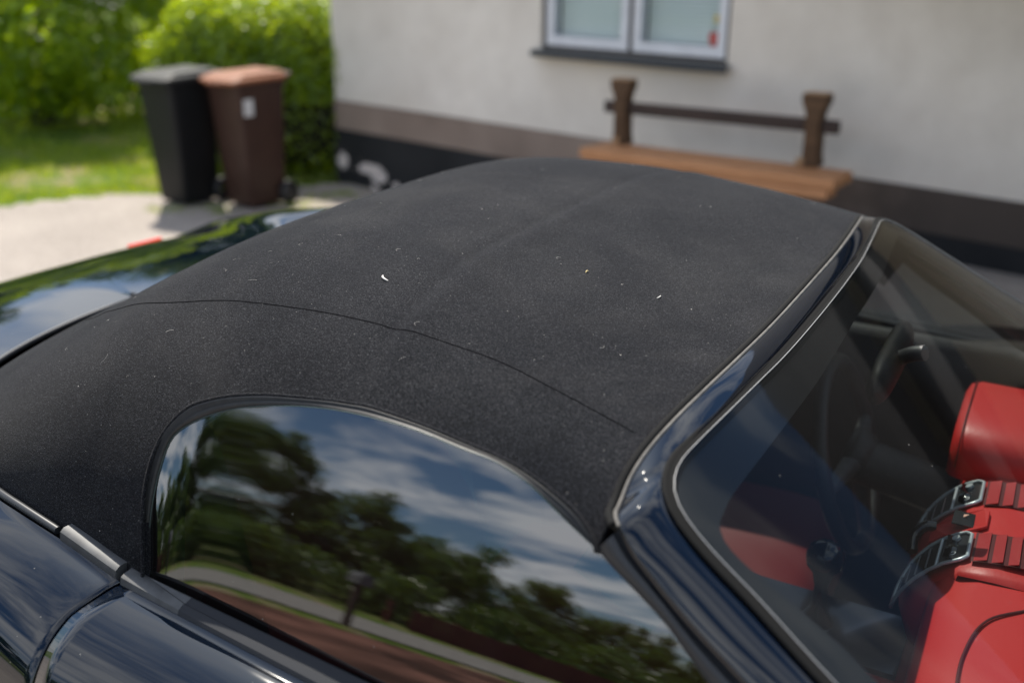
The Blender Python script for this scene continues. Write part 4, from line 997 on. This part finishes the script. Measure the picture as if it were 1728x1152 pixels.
def pod(a, y, h=0):
    """a: metres along the pod's centre line from the vents' low end, forward"""
    s = s0 + a; x = float(np.interp(s, ps, [p[0] for p in pr])); z = float(np.interp(s, ps, [p[2] for p in pr]))
    x2 = float(np.interp(s + .002, ps, [p[0] for p in pr])); z2 = float(np.interp(s + .002, ps, [p[2] for p in pr])); d = Vector((x2 - x, 0, z2 - z)).normalized()
    return Vector((x, y, z)) + Vector((-d.z, 0, d.x)) * (h + .0015)
for yc in (pod_c + .092, pod_c - .083):
    hw = .040; out = [(-.045, yc - hw * .75), (-.035, yc - hw), (.0, yc - hw), (.095, yc - hw), (.103, yc - hw * .8), (.103, yc + hw * .8), (.095, yc + hw), (.04, yc + hw), (.0, yc + hw * .8), (-.03, yc + hw * .2), (-.045, yc - hw * .4)]
    dense_o = [Vector(pod(a, y, .003)) for a, y in [(a1 + (a2 - a1) * q, y1 + (y2 - y1) * q) for (a1, y1), (a2, y2) in zip(out, out[1:] + out[:1]) for q in (0, .25, .5, .75)]]
    A_lo = np.linspace(-.044, .1025, 40); v = MB(); rr = []
    for a in A_lo:
        ylo = float(np.interp(a, [-.045, -.035, 0, .095, .103], [yc - hw * .75, yc - hw, yc - hw, yc - hw, yc - hw * .8])); yhi = float(np.interp(a, [-.045, -.03, 0, .04, .095, .103], [yc - hw * .4, yc + hw * .2, yc + hw * .8, yc + hw, yc + hw, yc + hw * .8]))
        rr.append([pod(a, ylo + (yhi - ylo) * q, .0012) for q in np.linspace(0, 1, 8)])
    vent = v.grid(rr).build('air_vent', M['vent_black'], dash)
    MB().tube(dense_o, .0029, 8, closed=True).build('vent_frame', M['vent_metal'], vent)
    MB().tube([pod(.060, y, .003) for y in np.linspace(yc - hw, yc + hw, 8)], .0026, 8).build('vent_bar', M['vent_metal'], vent)
    sl_ = MB()
    for a in (-.02, 0, .02, .04): sl_.box(pod(a, yc, .0022), (.0025, hw * 1.5, .004))
    sl_.build('vent_slats', M['vent_black'], vent, smooth=False)
    MB().box(pod(.083, yc, .0015), (.026, .064, .003)).build('vent_display', M['black_gloss'], vent)
    k_ = MB(); k_.tube([pod(.083, yc + .024, .002), pod(.083, yc + .024, .0065)], .0065, 12); k_.build('vent_wheel', M['vent_metal'], vent)
    mk = MB().tube([pod(.083 + .004 * math.cos(q), yc - .020 + .004 * math.sin(q), .0042) for q in np.linspace(0, 6.28, 13)], .0007, 5); mk.build('vent_symbol', M['white_mark'], vent)
    sv = MB(); fb_ = MB()
    fb_.grid([[pod(a, yc + hw * q, .0006) for q in (-1.05, -.5, 0, .5, 1.05)] for a in np.linspace(.1075, .225, 30)]); fb_.build('louvre_well', ldk, dash)
    for k in range(5):
        p = pod(.1195 + k * .0200, yc, .0012); q = MB().box(p, (.0178, hw * 2.0, .0016), ry=rad(-22))
        sv.add(q.v, q.f)
    sv.build('louvres', M['slat_red'], dash, smooth=False)
hz_ = MB().prism([(a, y) for a, y in ((.030, -.024), (.062, -.031), (.112, -.031), (.120, -.024), (.120, .024), (.112, .031), (.062, .031), (.030, .024))], -.001, .004, lambda a, y, d: pod(a, pod_c + y, d)).build('hazard_button', lea, dash, smooth=False, bevel=.0015)
MB().box(pod(.087, pod_c, .0045), (.030, .042, .002)).build('button_face', M['black_gloss'], hz_, smooth=False)
tri = [pod(.087 + .0075 * math.cos(q), pod_c + .008 + .0075 * math.sin(q), .0062) for q in (0, 2.094, 4.189)]
MB().add(tri, [(0, 1, 2)]).build('triangle_mark', mat('warm_mark', (.8, .45, .35), .5), hz_, smooth=False)
MB().tube(curve([pod(.0, pod_c - .02, .008), pod(.012, pod_c + .002, .017), pod(.03, pod_c + .014, .014), pod(.04, pod_c + .016, .004)], 16), .0085, 10).build('pod_latch', M['black_gloss'], dash)
# instrument hood in front of the driver
rows = []
for x, w, h in ((.212, .125, .070), (.218, .140, .082), (.235, .147, .088), (.34, .15, .086), (.48, .14, .06), (.58, .12, .02)):
    rows.append([(x, .375 + w * math.copysign(abs(math.cos(a))**.45, math.cos(a)), .935 + h * abs(math.sin(a))**.55) for a in np.linspace(0, math.pi, 34)])
hood = MB().grid(rows).build('instrument_hood', lea, dash, flip=True)
MB().grid([[(.2125 + .05 * k, .375 + (.118 - .02 * k) * math.copysign(abs(math.cos(a))**.45, math.cos(a)), .93 + (.064 - .01 * k) * abs(math.sin(a))**.55) for a in np.linspace(0, math.pi, 34)] for k in (0, 1)]).build('hood_recess', tb, hood)
MB().tube([(.226, .375 + .146 * math.copysign(abs(math.cos(a))**.45, math.cos(a)), .9365 + .0865 * abs(math.sin(a))**.55) for a in np.linspace(0.05, math.pi - .05, 50)], .0012, 5).build('stitch_line', ldk, hood)
# steering wheel and column
sw = MB(); sw.tube([(.03 - .055 * math.sin(a), .385 + .18 * math.cos(a), .86 + .17 * math.sin(a)) for a in np.linspace(0, 2 * math.pi, 49)[:-1]], .0155, 10, closed=True)
wheel_s = sw.build('steering_wheel', tb, car)
sp_ = MB()
for a in (rad(0), rad(180), rad(270)): sp_.tube([(.05, .385, .86), (.03 - .055 * math.sin(a), .385 + .175 * math.cos(a), .86 + .165 * math.sin(a))], [.022, .012], 8)
sp_.build('wheel_spokes', M['satin'], wheel_s)
MB().lathe([(.0, .02), (.05, .015), (.06, 0), (.045, -.03)], n=20).build('wheel_hub', tb, wheel_s).matrix_local = Matrix.Translation((.04, .385, .86)) @ Matrix.Rotation(rad(-75), 4, 'Y')
MB().tube([(.06, .385, .85), (.32, .385, .80)], .045, 14).build('steering_column', tb, car)
# mirror
mr = MB(); rows = []
for q in np.linspace(-1, 1, 22):
    c_ = max(0, 1 - abs(q)**5)**.5
    rows.append([(.115 + .020 * c_ * math.cos(a), (.10 + q * .14), 1.172 + .036 * c_ * math.sin(a)) for a in np.linspace(0, 2 * math.pi, 20, endpoint=False)])
mirror_o = MB().grid(rows, False, True).build('rear_view_mirror', M['mirror_shell'], car)
MB().tube(curve([(.13, .07, 1.19), (.15, .06, 1.205), (.165, .055, zw(.165, .055) - .004)], 10), [.012] * 10, 10).build('mirror_stalk', tb, mirror_o)
# seats
def seat(y0):
    rows = []
    for q in np.linspace(-1, 1, 26):
        w = .27 * q; b_ = .05 * abs(q)**3
        rows.append([(.02 + 0, y0 + w, .44), (.02, y0 + w, .545 + b_), (-.1, y0 + w, .565 + b_ - .01), (-.3, y0 + w, .54 + b_), (-.44, y0 + w, .53 + b_), (-.49, y0 + w, .62 + b_ * .5), (-.535 + b_ * 1.2, y0 + w * .98, .78), (-.60 + b_ * 1.1, y0 + w * .9, .97), (-.655, y0 + w * .62, 1.10), (-.69, y0 + w * .58, 1.15), (-.725, y0 + w * .58, 1.12), (-.70, y0 + w * .9, .93), (-.64, y0 + w, .7), (-.6, y0 + w, .45)])
    s_ = MB().grid(rows).build('seat', sea, car, sub=1)
    return s_
seat(.375); seat(-.375)
# console, gear lever, doors inside, rear bulkhead
MB().grid([[(x, .0 + w * .12 * k, z) for w, z in ((-1, .42), (-1, .66), (-.85, .70), (0, .712), (.85, .70), (1, .66), (1, .42))] for x, k in ((-.5, .9), (-.3, 1), (-.05, 1), (.12, 1.15), (.26, 1.3))]).build('centre_console', lea, car, flip=True)
MB().box((.06, .03, .712), (.30, .16, .012)).build('console_panel', M['black_gloss'], car, smooth=False)
gk = MB().lathe([(.0, .155), (.014, .153), (.026, .143), (.031, .128), (.029, .112), (.018, .098), (.011, .07), (.013, .03), (.03, .0)], (0, 0, 0), 24).build('gear_lever', M['black_gloss'], car); gk.location = (.07, .03, .715)
for y in (.715, -.715):
    MB().grid([[(x, y - math.copysign(.015, y) * k, z) for z, k in ((.30, 0), (.55, 2.2), (.64, 3.2), (.70, 1.2), (.88, .6), (.985, 0.6), (1.0, -1.5))] for x in np.linspace(-.58, .45, 20)]).build('door_lining', tb, car, flip=(y > 0))
MB().box((-.86, 0, .75), (.05, 1.3, .6)).build('bulkhead', tb, car)
# inner liner that closes the cabin behind the pillars
MB().box((-.05, -.40, 1.258), (.02, .36, .04)).build('sun_visor', tb, car); MB().box((-.05, .38, 1.258), (.02, .36, .04)).build('sun_visor', tb, car)

# ---- lint and plant scraps lying on the fabric
lint = MB()
for k in range(45):
    x = random.uniform(-.95, -.05); y = random.uniform(-.66, .5) if k % 3 else random.uniform(-.64, -.2)
    if abs(y) > wf(x) * .93 or (x > -.58 and y < -.62): continue
    L_ = random.choice((.003, .004, .006, .009, .013)); a = random.uniform(0, 6.28); cv = random.uniform(-2.5, 2.5); pts = []
    px, py = x, y
    for i in range(5): pts.append((px, py, on_roof(px, py) + .0004)); px += math.cos(a) * L_ / 4; py += math.sin(a) * L_ / 4; a += cv * .4
    lint.tube(pts, random.uniform(.00010, .00019), 4)
tag(lint.build('lint', mat('lint_fibre', (.42, .40, .37), .9)), 'pale lint fibres scattered over the black fabric roof', 'lint', kind='stuff').parent = None
bpy.data.objects['lint'].matrix_world = Matrix.Translation((.437, 1.39, 0)) @ Matrix.Rotation(rad(-29), 4, 'Z')
def scrap(px, py, L_, a, cv, r, col, name, label, cat):
    pts = []; x, y = px, py
    for i in range(9): pts.append((x, y, on_roof(x, y) + r * .8 + .0012 * math.sin(i * .39))); x += math.cos(a) * L_ / 8; y += math.sin(a) * L_ / 8; a += cv
    o = MB().tube(pts, [r * q for q in (.4, .8, 1, 1, 1, 1, .9, .7, .3)], 6).build(name, mat(name + '_col', col, .8))
    o.matrix_world = Matrix.Translation((.437, 1.39, 0)) @ Matrix.Rotation(rad(-29), 4, 'Z'); tag(o, label, cat)
scrap(-.4605, -.420, .020, rad(-70), .18, .0013, (.75, .70, .66), 'curled_petal', 'curled pale petal scrap on the roof where the two seams cross', 'petal')
scrap(-.250, -.236, .008, rad(-100), .05, .0009, (.70, .55, .25), 'seed_husk', 'tiny straw-coloured husk on the middle of the fabric roof', 'seed')
scrap(-.146, -.243, .013, rad(60), .14, .0007, (.75, .72, .66), 'hair_curl', 'thin curved white hair on the fabric roof near the windscreen', 'hair')
